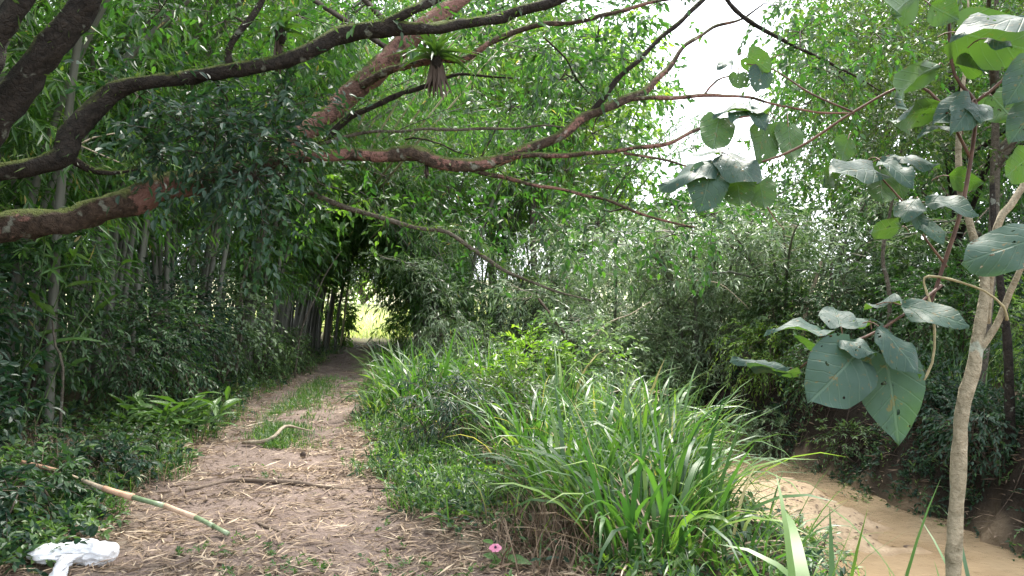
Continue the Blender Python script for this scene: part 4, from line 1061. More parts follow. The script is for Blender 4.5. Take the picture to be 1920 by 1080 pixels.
LEAF = [  # base px, tip px, base depth, tip depth, width px, face hint, cordate?
    ((1602, 668), (1530, 748), 2.74, 2.62, 118, FC, 1), ((1660, 668), (1694, 832), 2.76, 2.66, 124, FC, 2), ((1648, 612), (1735, 692), 2.74, 2.6, 74, (.25, -.85, .5), 0),
    ((1576, 612), (1566, 568), 2.8, 2.98, 66, UPC, 1), ((1560, 628), (1450, 590), 2.8, 2.75, 60, UPC, 0), ((1568, 634), (1645, 652), 2.76, 2.68, 60, (0, -.5, .85), 0),
    ((1690, 572), (1820, 602), 2.8, 2.68, 82, (0.05, -.55, .82), 0), ((1690, 570), (1618, 556), 2.82, 2.95, 70, UPC, 0), ((1480, 690), (1378, 655), 2.8, 2.75, 50, (0, -.3, .95), 0),
    ((1500, 700), (1402, 696), 2.82, 2.72, 55, (0, -.25, -.97), 0), ((1610, 662), (1488, 660), 2.82, 2.9, 60, BK, 0), ((1630, 600), (1560, 585), 2.85, 3.1, 60, UPC, 1),
    ((1640, 318), (1566, 312), 2.9, 2.78, 80, (0, -.55, .83), 1), ((1650, 300), (1718, 326), 2.9, 2.75, 62, (0, -.5, .86), 0), ((1668, 292), (1766, 296), 2.9, 2.85, 60, (0, -.45, .9), 0),
    ((1650, 318), (1650, 385), 2.95, 2.9, 66, (0, .9, .3), 1), ((1590, 262), (1572, 302), 3.0, 3.0, 42, (0, .9, .3), 1), ((1570, 312), (1530, 352), 2.95, 2.9, 44, (0, .8, .5), 0), ((1680, 318), (1690, 375), 3.0, 2.98, 50, (0, .9, .3), 0),
    ((1735, 378), (1835, 378), 2.85, 2.75, 75, (0, -.5, .86), 0), ((1720, 372), (1690, 400), 2.88, 2.8, 60, UPC, 0), ((1710, 392), (1738, 428), 2.86, 2.8, 42, FC, 0), ((1728, 412), (1772, 452), 2.85, 2.76, 44, FC, 0),
    ((1945, 448), (1818, 482), 2.7, 2.62, 84, (0, -.85, .5), 1), ((1935, 30), (1788, 52), 2.75, 2.62, 92, (0, -.45, .9), 0), ((1800, 62), (1925, 96), 2.85, 2.85, 98, (0, .9, .35), 1),
    ((1850, 72), (1900, 78), 2.75, 2.65, 45, (0, -.5, .86), 0), ((1790, 120), (1850, 128), 2.95, 2.85, 62, (0, .6, .6), 0), ((1720, -10), (1630, 45), 2.9, 2.75, 92, (.1, .9, .3), 0), ((1745, 10), (1800, 40), 2.9, 2.85, 60, (0, .8, .4), 0),
    ((1812, 190), (1762, 222), 2.88, 2.75, 52, FC, 1), ((1822, 192), (1800, 232), 2.85, 2.72, 54, FC, 1), ((1830, 195), (1846, 222), 2.85, 2.75, 50, FC, 1), ((1800, 238), (1722, 242), 2.9, 2.75, 52, (0, -.35, .93), 0),
    ((1760, 122), (1618, 190), 2.95, 2.7, 66, (.1, .7, .6), 0), ((1758, 205), (1650, 215), 2.95, 2.8, 66, (0, .75, .5), 0), ((1690, 425), (1622, 432), 3.0, 2.9, 50, (0, .7, .5), 0),
    ((1935, 120), (1895, 185), 2.7, 2.65, 60, FC, 1), ((1940, 200), (1900, 262), 2.75, 2.7, 60, FC, 1), ((1925, 300), (1880, 330), 2.9, 2.9, 70, (0, .8, .4), 1), ((1860, 180), (1900, 230), 3.0, 2.95, 70, (0, .8, .4), 1), ((1780, 330), (1850, 340), 3.1, 3.0, 50, (0, .8, .5), 0),
    ((1348, 222), (1335, 285), 3.1, 3.05, 60, (0, .7, .5), 1), ((1440, 210), (1345, 188), 3.1, 3.05, 60, UPC, 0), ((1350, 300), (1235, 332), 3.1, 3.0, 64, (0, -.5, .86), 0), ((1332, 322), (1318, 388), 3.08, 3.0, 70, FC, 1), ((1380, 325), (1386, 392), 3.12, 3.1, 64, (0, .8, .5), 1),
    ((1365, 290), (1420, 330), 3.1, 2.95, 70, (0, -.6, .8), 1), ((1352, 290), (1300, 282), 3.1, 3.25, 60, UPC, 0), ((1425, 340), (1432, 395), 3.12, 3.1, 50, (0, .9, .3), 1), ((1428, 130), (1422, 168), 3.1, 3.05, 42, FC, 1), ((1385, 138), (1386, 168), 3.1, 3.1, 36, (0, .9, .3), 1),
    ((1402, 105), (1445, 132), 3.1, 3.1, 44, (0, .8, .5), 1), ((1440, 232), (1408, 310), 3.15, 3.1, 62, (0, .8, .5), 1), ((1478, 238), (1482, 305), 3.15, 3.1, 50, (0, .8, .5), 1), ((1405, 205), (1440, 225), 3.1, 3.0, 50, (0, -.5, .86), 0), ((1372, 112), (1345, 116), 3.1, 3.0, 30, (0, -.3, .95), 0), ((1395, 205), (1372, 222), 3.1, 3.0, 40, (0, -.5, .86), 0),
]
PT = []
rl = np.random.default_rng(3)
for k, (b_, t_, d0, d1, wp, nh, cd) in enumerate(LEAF):
    a_ = at(*b_, d0); c_ = at(*t_, d1)
    put('leaf', ML_P[0] if cd == 2 else (ML_C if cd else ML_O)[k % 3 if nh is not FC else k % 2], sap, a_, c_, wp * d0 / F, np.array(nh) + rl.normal(0, .08, 3))
    st = a_ + nrm(a_ - c_) * .05 + np.array([0, .03, -.02]) + rl.normal(0, .012, 3)
    tt = np.linspace(0, 1, 4)[:, None]
    PT.append(st * (1 - tt) + a_ * tt + np.array([0, 0, .01]) * np.sin(tt * 3.14))
V, Qd = tubes(np.array(PT), np.ones((len(PT), 4)) * .0022, 5)
add_mesh('leaf_stalks', V, [Qd], M['sap_red'], sap, kind='stuff')

# ------------------------------------------------------------------ bromeliads on the branches
def bromeliad(px, py, d, label, s=.3, ng=26, nd=16, seed=1, up=(0, 0, 1)):
    r = np.random.default_rng(seed)
    c = at(px, py, d)
    root = thing('bromeliad', label, 'bromeliad', c, 'bromeliads growing on the branches')
    for k in range(ng):
        az = k * 2.4 + r.normal(0, .2); el = R(5 + 70 * (k / ng)) + r.normal(0, .08)
        dr = np.array([math.cos(az) * math.cos(el), math.sin(az) * math.cos(el), math.sin(el)])
        put('leaf', ML_B[0 if el > .9 else 1 + (k % 2)], root, c + dr * .015, c + dr * s * r.uniform(.8, 1.1), .035 * s / .3, np.array([-math.cos(az) * math.sin(el), -math.sin(az) * math.sin(el), math.cos(el)]), s * 1.0)
    for k in range(nd):
        az = r.uniform(0, 6.28)
        o_ = np.array([math.cos(az), math.sin(az), 0]) * r.uniform(.02, .07) * s / .3
        put('dry_leaf', ML_D[k % 3], root, c + o_ * .8 + np.array([0, 0, -.02]), c + o_ * 1.6 + np.array([0, 0, -s * r.uniform(.55, 1.05)]), r.uniform(.02, .036) * s / .3, np.array([math.cos(az), math.sin(az), .1]) + r.normal(0, .3, 3), .1)
    V, Qd = tubes(np.array([[c + np.array([0, 0, -.09]), c + np.array([0, 0, -.04]), c + np.array([0, 0, .02]), c + np.array([0, 0, .05])]]) , np.array([[.02, .045, .04, .015]]) * s / .3, 8)
    add_mesh('core', V, [Qd] + cap_faces(4, 8), M['bark_dark'], root)


bromeliad(818, 112, 6.05, 'large green bromeliad with hanging dead leaves on the red branch', .30, 30, 20, 1)
bromeliad(526, 62, 5.35, 'shaded bromeliad on top of the dark mossy limb', .26, 20, 10, 2)
bromeliad(800, 312, 6.1, 'tiny pinkish dried bromeliad hanging under the bend of the limb', .09, 6, 8, 3)

# ------------------------------------------------------------------ tall grass
def tussock(x, y, label, n=120, L=1.0, W=.022, rad=.22, mat='grass', seed=1, single=0, lean=.25, bend=1.3, group='tall grass tussocks', name='grass_tussock', dry=.22, dirb=None, wet=0):
    r = np.random.default_rng(seed)
    z = hz(x, y) - .03
    root = thing(name, label, 'grass clump', (x, y, z), group)
    q = rad * 1.5 * np.sqrt(r.uniform(0, 1, n)); a0 = r.uniform(0, 6.283, n)
    base = np.stack([x + q * np.cos(a0), y + q * np.sin(a0), np.full(n, z)], 1)
    base[:, 2] = terrain(base[:, 0], base[:, 1]) - .03
    az = a0 + r.normal(0, .6, n)
    if dirb is not None: az = np.where(r.random(n) < .5, dirb + r.normal(0, .6, n), az)
    LL = L * r.uniform(.45, 1.15, n); WW = W * r.uniform(.5, 1.5, n)
    ln = np.abs(r.normal(lean, .2, n)); bd = bend * 1.05 * r.uniform(.15, 1.9, n); WW = WW * r.choice([.7, 1.0, 1.35], n)
    V, Qd = blades(base, az, LL, WW, ln, bd, 7, r)
    ti = np.clip(r.normal(.36, .26, n), 0, .94); ti[r.random(n) < .025] = 1
    if wet: ti = np.clip(ti, 0, .6)
    k = 14
    for j in range(single):
        add_mesh('blade', V[j * k:(j + 1) * k], [Qd[:6]], M[mat], root, tint=np.repeat(ti[j], k))
    if single < n: add_mesh('blades', V[single * k:], [Qd[:(n - single) * 6]], M[mat], root, tint=np.repeat(ti[single:], k), kind='stuff')
    if dry:
        nd = int(n * dry) + 4
        b2 = base[r.integers(0, n, nd)]
        V, Qd = blades(b2, r.uniform(0, 6.28, nd), L * r.uniform(.3, .9, nd), W * .5 * np.ones(nd), r.uniform(.5, 1.2, nd), r.uniform(.2, 1.2, nd), 5, r)
        add_mesh('dry_blades', V, [Qd], M['dry'], root, tint=np.repeat(r.uniform(.2, .8, nd), 10), kind='stuff')
    return root


tussock(.85, 5.1, 'large tall grass tussock nearest to us on the stream side of the track', 190, 1.02, .026, .26, seed=1, single=70)
tussock(1.15, 5.9, 'tall grass tussock leaning over the sandbar', 170, 1.02, .026, .26, seed=2, single=60, dirb=-.2)
tussock(.42, 5.9, 'tall upright grass tussock at the left front of the big grass', 120, 1.0, .026, .2, seed=3, single=45)
tussock(.8, 7.2, 'tall grass tussock in the second row behind the biggest one', 170, 1.02, .024, .28, seed=4, single=40)
tussock(1.5, 8.0, 'grass tussock with arching blades above the water bend', 160, 1.1, .024, .26, seed=5, single=30, dirb=0)
tussock(.2, 7.9, 'dark green grass tussock behind the upright one', 130, .95, .022, .25, seed=6, single=20)
tussock(1.1, 8.9, 'grass tussock at the back of the stream edge', 150, 1.0, .022, .28, seed=7)
tussock(1.3, 7.3, 'dense grass tussock in the middle of the stream edge', 150, 1.0, .024, .28, seed=17)
tussock(1.4, 6.7, 'low grass tussock hanging down towards the sandbar', 120, .65, .02, .3, seed=18, lean=.6, dirb=-.3)
tussock(1.35, 5.0, 'short bright grass tussock by the lower water edge', 120, .6, .016, .3, seed=19, lean=.5)
tussock(-1.1, 12.0, 'sunlit tall grass tussock beside the track', 170, 1.05, .026, .32, seed=8, bend=1.5)
tussock(-1.55, 12.9, 'sunlit grass tussock leaning over the track edge', 150, 1.0, .026, .3, seed=9, bend=1.6, dirb=3.1)
tussock(-.6, 12.4, 'tall sunlit grass tussock in front of the pale bushes', 150, 1.1, .026, .32, seed=10)
tussock(-1.6, 11.0, 'dark rounded grass tussock low beside the track', 170, .75, .018, .28, seed=11, bend=2.0)
tussock(-.3, 11.6, 'tallest sunlit grass tussock on the crest of the grass bank', 150, 1.25, .03, .34, seed=20, bend=1.2)
tussock(-1.3, 11.4, 'tall glossy grass tussock half way along the grass bank', 150, 1.2, .03, .34, seed=21, bend=1.4)
tussock(.35, 9.3, 'tall grass tussock in front of the pale green bush', 120, 1.15, .026, .3, seed=22)
tussock(-2.0, 14.6, 'grass tussock near the tunnel on the right of the track', 130, 1.0, .026, .3, seed=12)
tussock(-.2, 10.4, 'mixed grass tussock behind the narrow-leaved bush', 120, .8, .02, .3, seed=13)
tussock(.6, 9.8, 'tall grass tussock in front of the yellow-green bush', 130, .95, .022, .3, seed=14)
tussock(-2.6, 18.5, 'far grass tussock at the tunnel mouth', 100, .9, .026, .3, seed=15)
tussock(-.9, 10.0, 'pale grass tussock at the middle of the grass bank', 110, .7, .018, .3, seed=16)
G4 = 'broad grass plants at the near corner'
tussock(1.18, 3.05, 'broad-bladed grass plant in front of the sapling stem', 15, 1.05, .033, .10, seed=31, single=15, wet=1, lean=.3, bend=1.3, group=G4, name='broad_grass', dry=0)
tussock(1.92, 3.2, 'broad-bladed grass plant in the bottom right corner', 15, .95, .033, .12, seed=32, single=15, wet=1, lean=.45, bend=1.0, group=G4, name='broad_grass', dry=0)
tussock(1.55, 3.35, 'broad-bladed grass plant just behind the sapling stem', 8, .85, .035, .10, seed=33, single=8, wet=1, lean=.5, bend=1.2, group=G4, name='broad_grass', dry=0)
tussock(.92, 2.9, 'single upright grass shoot at the bottom edge near the stream', 4, .85, .03, .03, seed=34, single=4, wet=1, lean=.12, bend=.5, group=G4, name='broad_grass', dry=0)

# ------------------------------------------------------------------ low cover that nobody could count
def scatter(n, f, r):
    """n random points of the ground kept with the probability f(x, y)."""
    out = []
    while sum(len(o) for o in out) < n:
        q = r.uniform(0, 1, (n * 3, 1)); y = 3.2 * (30 / 3.2) ** q[:, 0]
        x = r.uniform(-1, 1, n * 3) * (y * .72 + 1.0)
        k = r.random(n * 3) < f(x, y)
        out.append(np.stack([x[k], y[k]], 1))
    return np.concatenate(out)[:n]


def offpath(x, y): return np.abs((x - pathx(y)) / pathw(y)) + fbm(x * 1.6, y * 1.6, 5) * .9
def notwater(x, y): return (np.abs(x - streamx(y)) > 1.9)


r = np.random.default_rng(77)
# small herbs
def herbs(name, n, f, mat, ll, lw, seed, h=.16, nl=7, shape='ovate', L=.2):
    r = np.random.default_rng(seed)
    p = scatter(n, f, r)
    S = np.column_stack([p, terrain(p[:, 0], p[:, 1])])
    S[:, 2] += r.uniform(0, h, n) * .4
    D = nrm(r.normal(0, .55, (n, 3)) + np.array([0, 0, .8]))
    LV = Leaves(); TW = []
    twig_set(S, D, L * r.uniform(.5, 1.4, n), .35, nl, ll, lw, LV, None, r, .9, .05, 1.0, tint=np.clip(r.normal(.35, .22, n), 0, .95), t0=.1)
    o = LV.build(name, M[mat], None, shape)
    return o


left = lambda x, y: (offpath(x, y) > 1.02) * (x < pathx(y)) * np.where(x > pathx(y) - pathw(y) - 2.2, .9, .35) * (fbm(x * .9, y * .9, 31) > -.12)
right = lambda x, y: (offpath(x, y) > 1.0) * (x > pathx(y)) * (x < streamx(y) - 1.7) * np.where(y < 5.6, .25, .9) * (fbm(x * 1.1, y * 1.1, 33) > -.14)
rbank = lambda x, y: (x > streamx(y) + 1.75) * 1.0 * (fbm(x * 1.1, y * 1.1, 35) > (.02 - .12 * (x - streamx(y) - 2.6)))
tag_ = lambda o, l: o.__setitem__('label', l)
herbs('undergrowth', 4000, left, 'herb', .06, .032, 1)
herbs('undergrowth', 1500, left, 'dark_leaf', .075, .042, 2, L=.26)
herbs('undergrowth', 3000, right, 'herb', .055, .026, 3)
herbs('undergrowth', 1300, right, 'dark_leaf', .055, .026, 10)
herbs('undergrowth', 500, right, 'lime_leaf', .05, .024, 4)
herbs('undergrowth', 1700, rbank, 'herb', .07, .035, 5, shape='lance')
herbs('undergrowth', 1500, rbank, 'dark_leaf', .08, .04, 6, shape='lance')
bslope = lambda x, y: (np.abs(x - streamx(y) - 2.2) < .8) * (fbm(x * 1.4, y * 1.4, 37) > -.10)
herbs('undergrowth', 3400, bslope, 'dark_leaf', .065, .03, 8, shape='lance')
herbs('undergrowth', 900, bslope, 'herb', .06, .024, 9, shape='lance')
mid = lambda x, y: (np.abs((x - pathx(y)) / pathw(y)) < .9) * (fbm(x * 1.5, y * 1.5, 41) > .10) * .7
herbs('path_weeds', 500, mid, 'herb', .03, .014, 7, h=.03, L=.06)


def grass(name, n, f, mat, L, W, seed, rows=4):
    r = np.random.default_rng(seed)
    p = scatter(n, f, r)
    b = np.column_stack([p, terrain(p[:, 0], p[:, 1]) - .01])
    V, Qd = blades(b, r.uniform(0, 6.28, n), L * r.uniform(.4, 1.3, n), W * r.uniform(.6, 1.3, n), np.abs(r.normal(.3, .2, n)), r.uniform(.2, 1.6, n), rows, r)
    return add_mesh(name, V, [Qd], M[mat], None, tint=np.repeat(np.clip(r.normal(.4, .22, n), 0, .96), rows * 2), kind='stuff')


strip = lambda x, y: np.exp(-((x - pathx(y) + .05) / .30) ** 2) * (y > 8.8) * (y < 17) * (fbm(x * 1.6, y * 1.6, 51) > -.09)
grass('grass', 6000, strip, 'grass', .12, .008, 11)
edge = lambda x, y: (offpath(x, y) > .95) * (offpath(x, y) < 1.9) * .7 * (y > 6)
grass('grass', 6000, edge, 'grass', .20, .010, 12)
grass('grass', 1500, lambda x, y: right(x, y) * .8, 'grass', .32, .012, 13)
grass('grass', 5000, lambda x, y: (x > streamx(y) + 2.6) * (fbm(x * .5, y * .5, 61) > -.05), 'grass', .6, .016, 14)
grass('dry_grass', 1500, lambda x, y: np.exp(-((x + 4.1) / .6) ** 2 - ((y - 7.0) / .6) ** 2), 'dry', .28, .006, 15)
grass('dry_grass', 900, lambda x, y: np.exp(-((x - .35) / .3) ** 2 - ((y - 5.3) / .4) ** 2), 'dry_dark', .35, .008, 16)
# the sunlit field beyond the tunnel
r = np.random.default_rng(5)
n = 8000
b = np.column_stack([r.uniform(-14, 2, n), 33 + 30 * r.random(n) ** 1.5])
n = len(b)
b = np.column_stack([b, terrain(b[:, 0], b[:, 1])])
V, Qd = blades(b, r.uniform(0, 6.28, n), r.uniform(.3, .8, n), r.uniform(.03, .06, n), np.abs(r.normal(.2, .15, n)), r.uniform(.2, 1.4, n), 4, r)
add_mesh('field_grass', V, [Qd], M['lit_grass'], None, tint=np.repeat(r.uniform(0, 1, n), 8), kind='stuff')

# dead leaves and straw
def litter(name, n, f, mat, ll, lw, seed, lift=.012, tilt=.35):
    r = np.random.default_rng(seed)
    p = scatter(n, f, r)
    S = np.column_stack([p, terrain(p[:, 0], p[:, 1]) + r.uniform(.004, lift, n)])
    a = r.uniform(0, 6.283, n)
    D = np.stack([np.cos(a), np.sin(a), r.normal(0, .12, n)], 1)
    NN = nrm(r.normal(0, tilt, (n, 3)) + np.array([0, 0, 1]))
    LV = Leaves(); LV.add(S, D, NN, ll * r.uniform(.4, 1.6, n), lw * r.uniform(.6, 1.4, n), np.clip(r.normal(.45, .25, n), 0, 1))
    return LV.build(name, M[mat], None, 'lance')


onp = lambda x, y: (offpath(x, y) < 1.35) * (.06 + 1.0 * sstep(-.06, .14, fbm(x * 1.7, y * 1.7, 71)) + .6 * (offpath(x, y) > .85)) * .7
nearp = lambda x, y: onp(x, y) * (y < 7.5) + (y < 6.2) * (x > -3.2) * (x < 1.0) * .8
litter('leaf_litter', 9000, onp, 'dry', .10, .009, 21)
litter('leaf_litter', 6500, nearp, 'dry', .11, .008, 22, .03)
litter('leaf_litter', 5000, lambda x, y: onp(x, y) * (y > 7.5) * (y < 19), 'dry', .15, .014, 27, .03)
litter('leaf_litter', 1500, nearp, 'dry', .17, .014, 26, .04)
litter('leaf_litter', 9000, lambda x, y: onp(x, y) + .4 * (offpath(x, y) < 2.2), 'dry_dark', .09, .02, 23)
litter('leaf_litter', 5000, lambda x, y: (np.abs(x - streamx(y)) < 3.6) * (x > streamx(y)) * (np.abs(x - streamx(y)) > 1.5), 'dry_dark', .14, .02, 24, .05, .6)
litter('leaf_litter', 260, lambda x, y: (np.abs(x - streamx(y)) < 1.2) * (y > 9) * (y < 13.2) * (terrain(x, y) > WATER + .01), 'dry_dark', .09, .025, 28, .015)
litter('leaf_litter', 5000, left, 'dry_dark', .10, .022, 25, .05, .6)

# ------------------------------------------------------------------ single plants beside the track
def ginger(x, y, label, n=9, h=.55, ll=.34, seed=1, group=None, spread=.35):
    r = np.random.default_rng(seed)
    z = hz(x, y) - .02
    root = thing('lance_leaf_plant', label, 'plant', (x, y, z), group)
    for k in range(n):
        a = r.uniform(0, 6.28); q = spread * math.sqrt(r.random())
        b = np.array([x + q * math.cos(a), y + q * math.sin(a) * .7, z])
        ln = np.array([math.cos(a), math.sin(a), 0]) * r.uniform(.1, .4) * h + r.normal(0, .05, 3) * [1, 1, 0]
        hh = h * r.uniform(.6, 1.0)
        e = b + ln + np.array([0, 0, hh])
        limb('stem', [b, (b + e) / 2 - ln * .12, e], [.008, .007, .004], M['stalk'], root, 5, .12, 0)
        for j in range(5):
            t = .35 + .16 * j
            p = b + (e - b) * t
            az = a + (1 if j % 2 else -1) * 1.1 + r.normal(0, .35)
            d = np.array([math.cos(az), math.sin(az), r.uniform(.15, .8)]); d /= np.linalg.norm(d)
            put('leaf', ML_G[(k + j) % 3], root, p, p + d * ll * r.uniform(.7, 1.1), .075 * r.uniform(.8, 1.2), np.array([0, -.2, 1]) + r.normal(0, .2, 3))


ginger(-3.85, 9.3, 'bright green lance-leaved plant at the left edge of the track', 14, .5, .36, 1)
ginger(-4.4, 9.1, 'small lance-leaved shoot just left of the bright green one', 3, .5, .3, 2, None, .1)
ginger(-3.5, 7.15, 'low plant with one upright lance leaf by the dry grass', 2, .32, .26, 3, None, .08)
ginger(-5.1, 8.0, 'tall drooping lance-leaved plant under the limb at the left edge', 6, 1.9, .42, 4, None, .35)

# slender leaning saplings at the tunnel mouth, dead canes
def cane(name, label, cat, pts, rad, mat, group=None, sides=6):
    root_xy = pts[0]
    o = limb(name, pts, rad, M[mat], None, sides, .15, .06)
    tag(o, label, cat, group)
    return o


def on(px, py, d, dz=0.):
    p = at(px, py, d); p[2] = hz(p[0], p[1]) - .03 + dz
    return p


gs = 'slender bare trunks at the foot of the bamboo'
cane('bare_sapling', 'slender pale trunk leaning right before the dark tunnel wall', 'sapling', [on(552, 676, 16.5), at(565, 620, 16.6), at(590, 560, 16.7), at(610, 515, 16.9), at(640, 470, 17)], [.022, .020, .018, .015, .011], 'bark_grey', gs)
cane('bare_sapling', 'thin bare trunk leaning left beside the pale one', 'sapling', [on(440, 665, 14.8), at(455, 600, 14.8), at(452, 540, 14.9), at(470, 480, 15)], [.028, .025, .022, .018], 'bark_grey', gs)
cane('bare_sapling', 'thin crooked trunk behind the lance-leaved plant', 'sapling', [on(110, 735, 7.6), at(118, 690, 7.6), at(104, 650, 7.7), at(98, 600, 7.7)], [.014, .013, .011, .008], 'bark_grey', gs)
gt = 'slender trunks among the bushes of the right bank'
for lb, mt, rd, pp in [('short pale leaning trunk above the leaf cluster', 'deadwood_pale', .05, [(1500, 620, 15.5), (1512, 575, 15.4), (1528, 530, 15.3), (1540, 490, 15.2)]),
                       ('thin dark trunk right of the short pale one', 'bark_grey', .045, [(1572, 640, 15), (1563, 585, 15), (1558, 535, 15), (1560, 485, 15)]),
                       ('dark trunk seen between the sapling stem and the right edge', 'bark_dark', .06, [(1895, 740, 9.6), (1890, 660, 9.6), (1880, 560, 9.6), (1865, 440, 9.7), (1860, 330, 9.8)]),
                       ('grey crooked trunk behind the hanging leaves', 'bark_grey', .04, [(1660, 640, 13), (1668, 560, 13), (1655, 480, 13), (1672, 380, 13), (1690, 280, 13)])]:
    P_ = [at(*q) for q in pp]; P_[0] = np.array([P_[0][0], P_[0][1], hz(P_[0][0], P_[0][1]) - .05])
    cane('slender_trunk', lb, 'tree trunk', P_, list(np.linspace(rd, rd * .5, len(P_))), mt, gt, 7)
r = np.random.default_rng(8)
gd = 'dead bamboo canes leaning in the canopy'
lab = ['leftmost dead cane', 'second dead cane from the left', 'third dead cane from the left', 'middle dead cane', 'dead cane just right of the middle one', 'second dead cane from the right', 'rightmost dead cane']
for k in range(7):
    x0 = 668 + 18 * k; d = 15.5 + r.uniform(0, 2)
    b_ = on(572 + 11 * k, 560, d + 9.5)
    o = cane('dead_cane', lab[k] + ' of the pale bundle behind the red branch', 'bamboo cane', [b_, at(600 + 12 * k, 430, d + 6), at(x0 - 20, 300, d + 1.5), at(x0 + 20 + 8 * k, 200, d + .5), at(x0 + 60 + 14 * k, 110, d), at(x0 + 110 + 18 * k, 40, d - .6)], [.03, .028, .026, .022, .017, .01], 'culm_dead', gd)

# roots trailing out of the dark bank
rr_ = np.random.default_rng(17)
RT = []
for k in range(90):
    yy = rr_.uniform(7.5, 17); u0 = rr_.uniform(2.0, 3.0); x0 = streamx(yy) + u0
    st = np.array([x0, yy, hz(x0, yy) + .02]); P = [st]
    dx = np.array([-1.0, rr_.normal(0, .8)]); dx /= np.linalg.norm(dx)
    for j in range(5):
        q = P[-1][:2] + dx * rr_.uniform(.06, .16) + rr_.normal(0, .08, 2)
        P.append(np.array([q[0], q[1], hz(q[0], q[1]) + rr_.uniform(0, .06)]))
    RT.append(P)
V, Qd = tubes(np.array(RT), np.array([.009, .008, .007, .006, .004, .002])[None] * rr_.uniform(.4, 1.4, (90, 1)), 4)
add_mesh('roots', V, [Qd], M['deadwood'], None, kind='stuff')

# dead branches lying at the foot of the bushes on the far side
gb = 'dry sticks caught in the bushes'
cane('dry_stick', 'forked pale stick poking out of the bushes over the dark bank', 'stick', [at(1100, 645, 14.8), at(1140, 605, 14.9), at(1180, 590, 15.0), at(1220, 565, 15.2)], [.012, .014, .011, .006], 'deadwood_pale', gb, 5)
cane('dry_stick', 'thin arching dead stem above the tall grass at the bend', 'stick', [at(1095, 760, 9.2), at(1150, 735, 9.3), at(1200, 728, 9.4), at(1255, 742, 9.5)], [.006, .006, .005, .003], 'deadwood_pale', gb, 5)
cane('dry_stick', 'brown twig leaning in the tall grass down to the corner', 'stick', [at(1100, 880, 5.6), at(1170, 950, 5.3), at(1230, 1010, 5.1), at(1300, 1085, 4.9)], [.007, .007, .006, .005], 'deadwood', gb, 5)
cane('dry_stick', 'long thin straw lying across the foot of the grass', 'stick', [at(690, 915, 6.9), at(860, 916, 6.6), at(1010, 914, 6.3), at(1180, 908, 6.2)], [.008, .007, .006, .004], 'deadwood', gb, 5)
cane('dry_stick', 'reddish fallen stick leaning in the bushes behind the grass bank', 'stick', [at(1010, 560, 17), at(1040, 600, 16.8), at(1070, 640, 16.6)], [.03, .03, .025], 'deadwood', gb, 5)
cane('dry_stick', 'pale arching bamboo tip over the silvery thicket', 'stick', [at(1290, 525, 15), at(1345, 530, 15), at(1385, 560, 15), at(1405, 580, 15)], [.01, .01, .008, .004], 'deadwood_pale', gb, 5)
cane('dry_stick', 'thin pale twig crossing below the fork of the dark limb', 'stick', [at(148, 272, 6), at(175, 258, 6), at(215, 250, 6)], [.007, .006, .004], 'deadwood_pale', gb, 5)
cane('dry_stick', 'thin pale twig slanting down below the fork of the dark limb', 'stick', [at(148, 272, 6.02), at(190, 290, 6), at(232, 308, 6)], [.006, .005, .004], 'deadwood_pale', gb, 5)
cane('dry_stick', 'pale dead wood lying in the weeds left of the track', 'stick', [on(90, 868, 7.2, .08), on(150, 862, 7.25, .1), on(195, 852, 7.4, .08)], [.02, .02, .015], 'deadwood_pale', gb, 6)

# ------------------------------------------------------------------ things lying on the track
def pole():
    pts = [(-5, 905), (25, 918), (100, 938), (160, 952), (200, 960), (250, 972), (310, 985), (375, 993), (428, 1001)]
    C = []
    for px, py in pts:
        d = 1.6 * F / (py - 560) if False else None
        # where the line of sight meets the ground
        a, b2 = 2.0, 14.0
        for _ in range(40):
            m_ = (a + b2) / 2; p = at(px, py, m_)
            if p[2] > hz(p[0], p[1]) + .035: a = m_
            else: b2 = m_
        C.append(at(px, py, a))
    C = np.array(C)
    C[:, 2] = np.linspace(C[0, 2] + .24, C[-1, 2], len(C))
    root = thing('fallen_bamboo_pole', 'broken bamboo pole lying from the left weeds onto the track', 'bamboo pole', C[4])
    tt = np.linspace(0, len(C) - 1, 200)
    L_ = np.stack([np.interp(tt, np.arange(len(C)), C[:, a]) for a in range(3)], 1)
    def seg(name, a, b2, r0, r1, mat):
        P = L_[a:b2]; k = len(P)
        P = P[np.linspace(0, k - 1, max(4, k // 6)).astype(int)]
        rad = np.linspace(r0, r1, len(P)); rad[0] *= 1.12; rad[-1] *= 1.12
        V, Qd = tubes(P[None], rad[None], 9)
        return add_mesh(name, V, [Qd] + cap_faces(len(P), 9), M[mat], root)
    seg('splintered_tip', 0, 22, .004, .013, 'deadwood_pale')
    seg('dry_section', 22, 60, .018, .017, 'sheath')
    seg('dry_section', 60, 97, .014, .017, 'deadwood_pale')
    seg('brown_sheath', 96, 125, .021, .024, 'sheath')
    seg('green_section', 124, 150, .0185, .018, 'green_cane')
    seg('dry_section', 149, 172, .0195, .0185, 'sheath_pale')
    seg('green_section', 171, 187, .0165, .016, 'green_cane')
    seg('green_section', 186, 200, .0155, .015, 'green_cane')


M['sheath'] = plain_mat('brown_bamboo_sheath', (.24, .125, .075), (.44, .28, .19), 14, .7, .3, stretch=(1, 1, 1))
M['sheath_pale'] = plain_mat('pale_bamboo_sheath', (.36, .24, .17), (.52, .40, .30), 14, .7)
M['green_cane'] = plain_mat('fresh_green_cane', (.055, .10, .045), (.20, .25, .15), 10, .4, .1, .5)
pole()


def ground_px(px, py, lift=0.):
    a, b2 = 1.5, 30.0
    for _ in range(45):
        m_ = (a + b2) / 2; p = at(px, py, m_)
        if p[2] > hz(p[0], p[1]) + lift: a = m_
        else: b2 = m_
    return at(px, py, a)


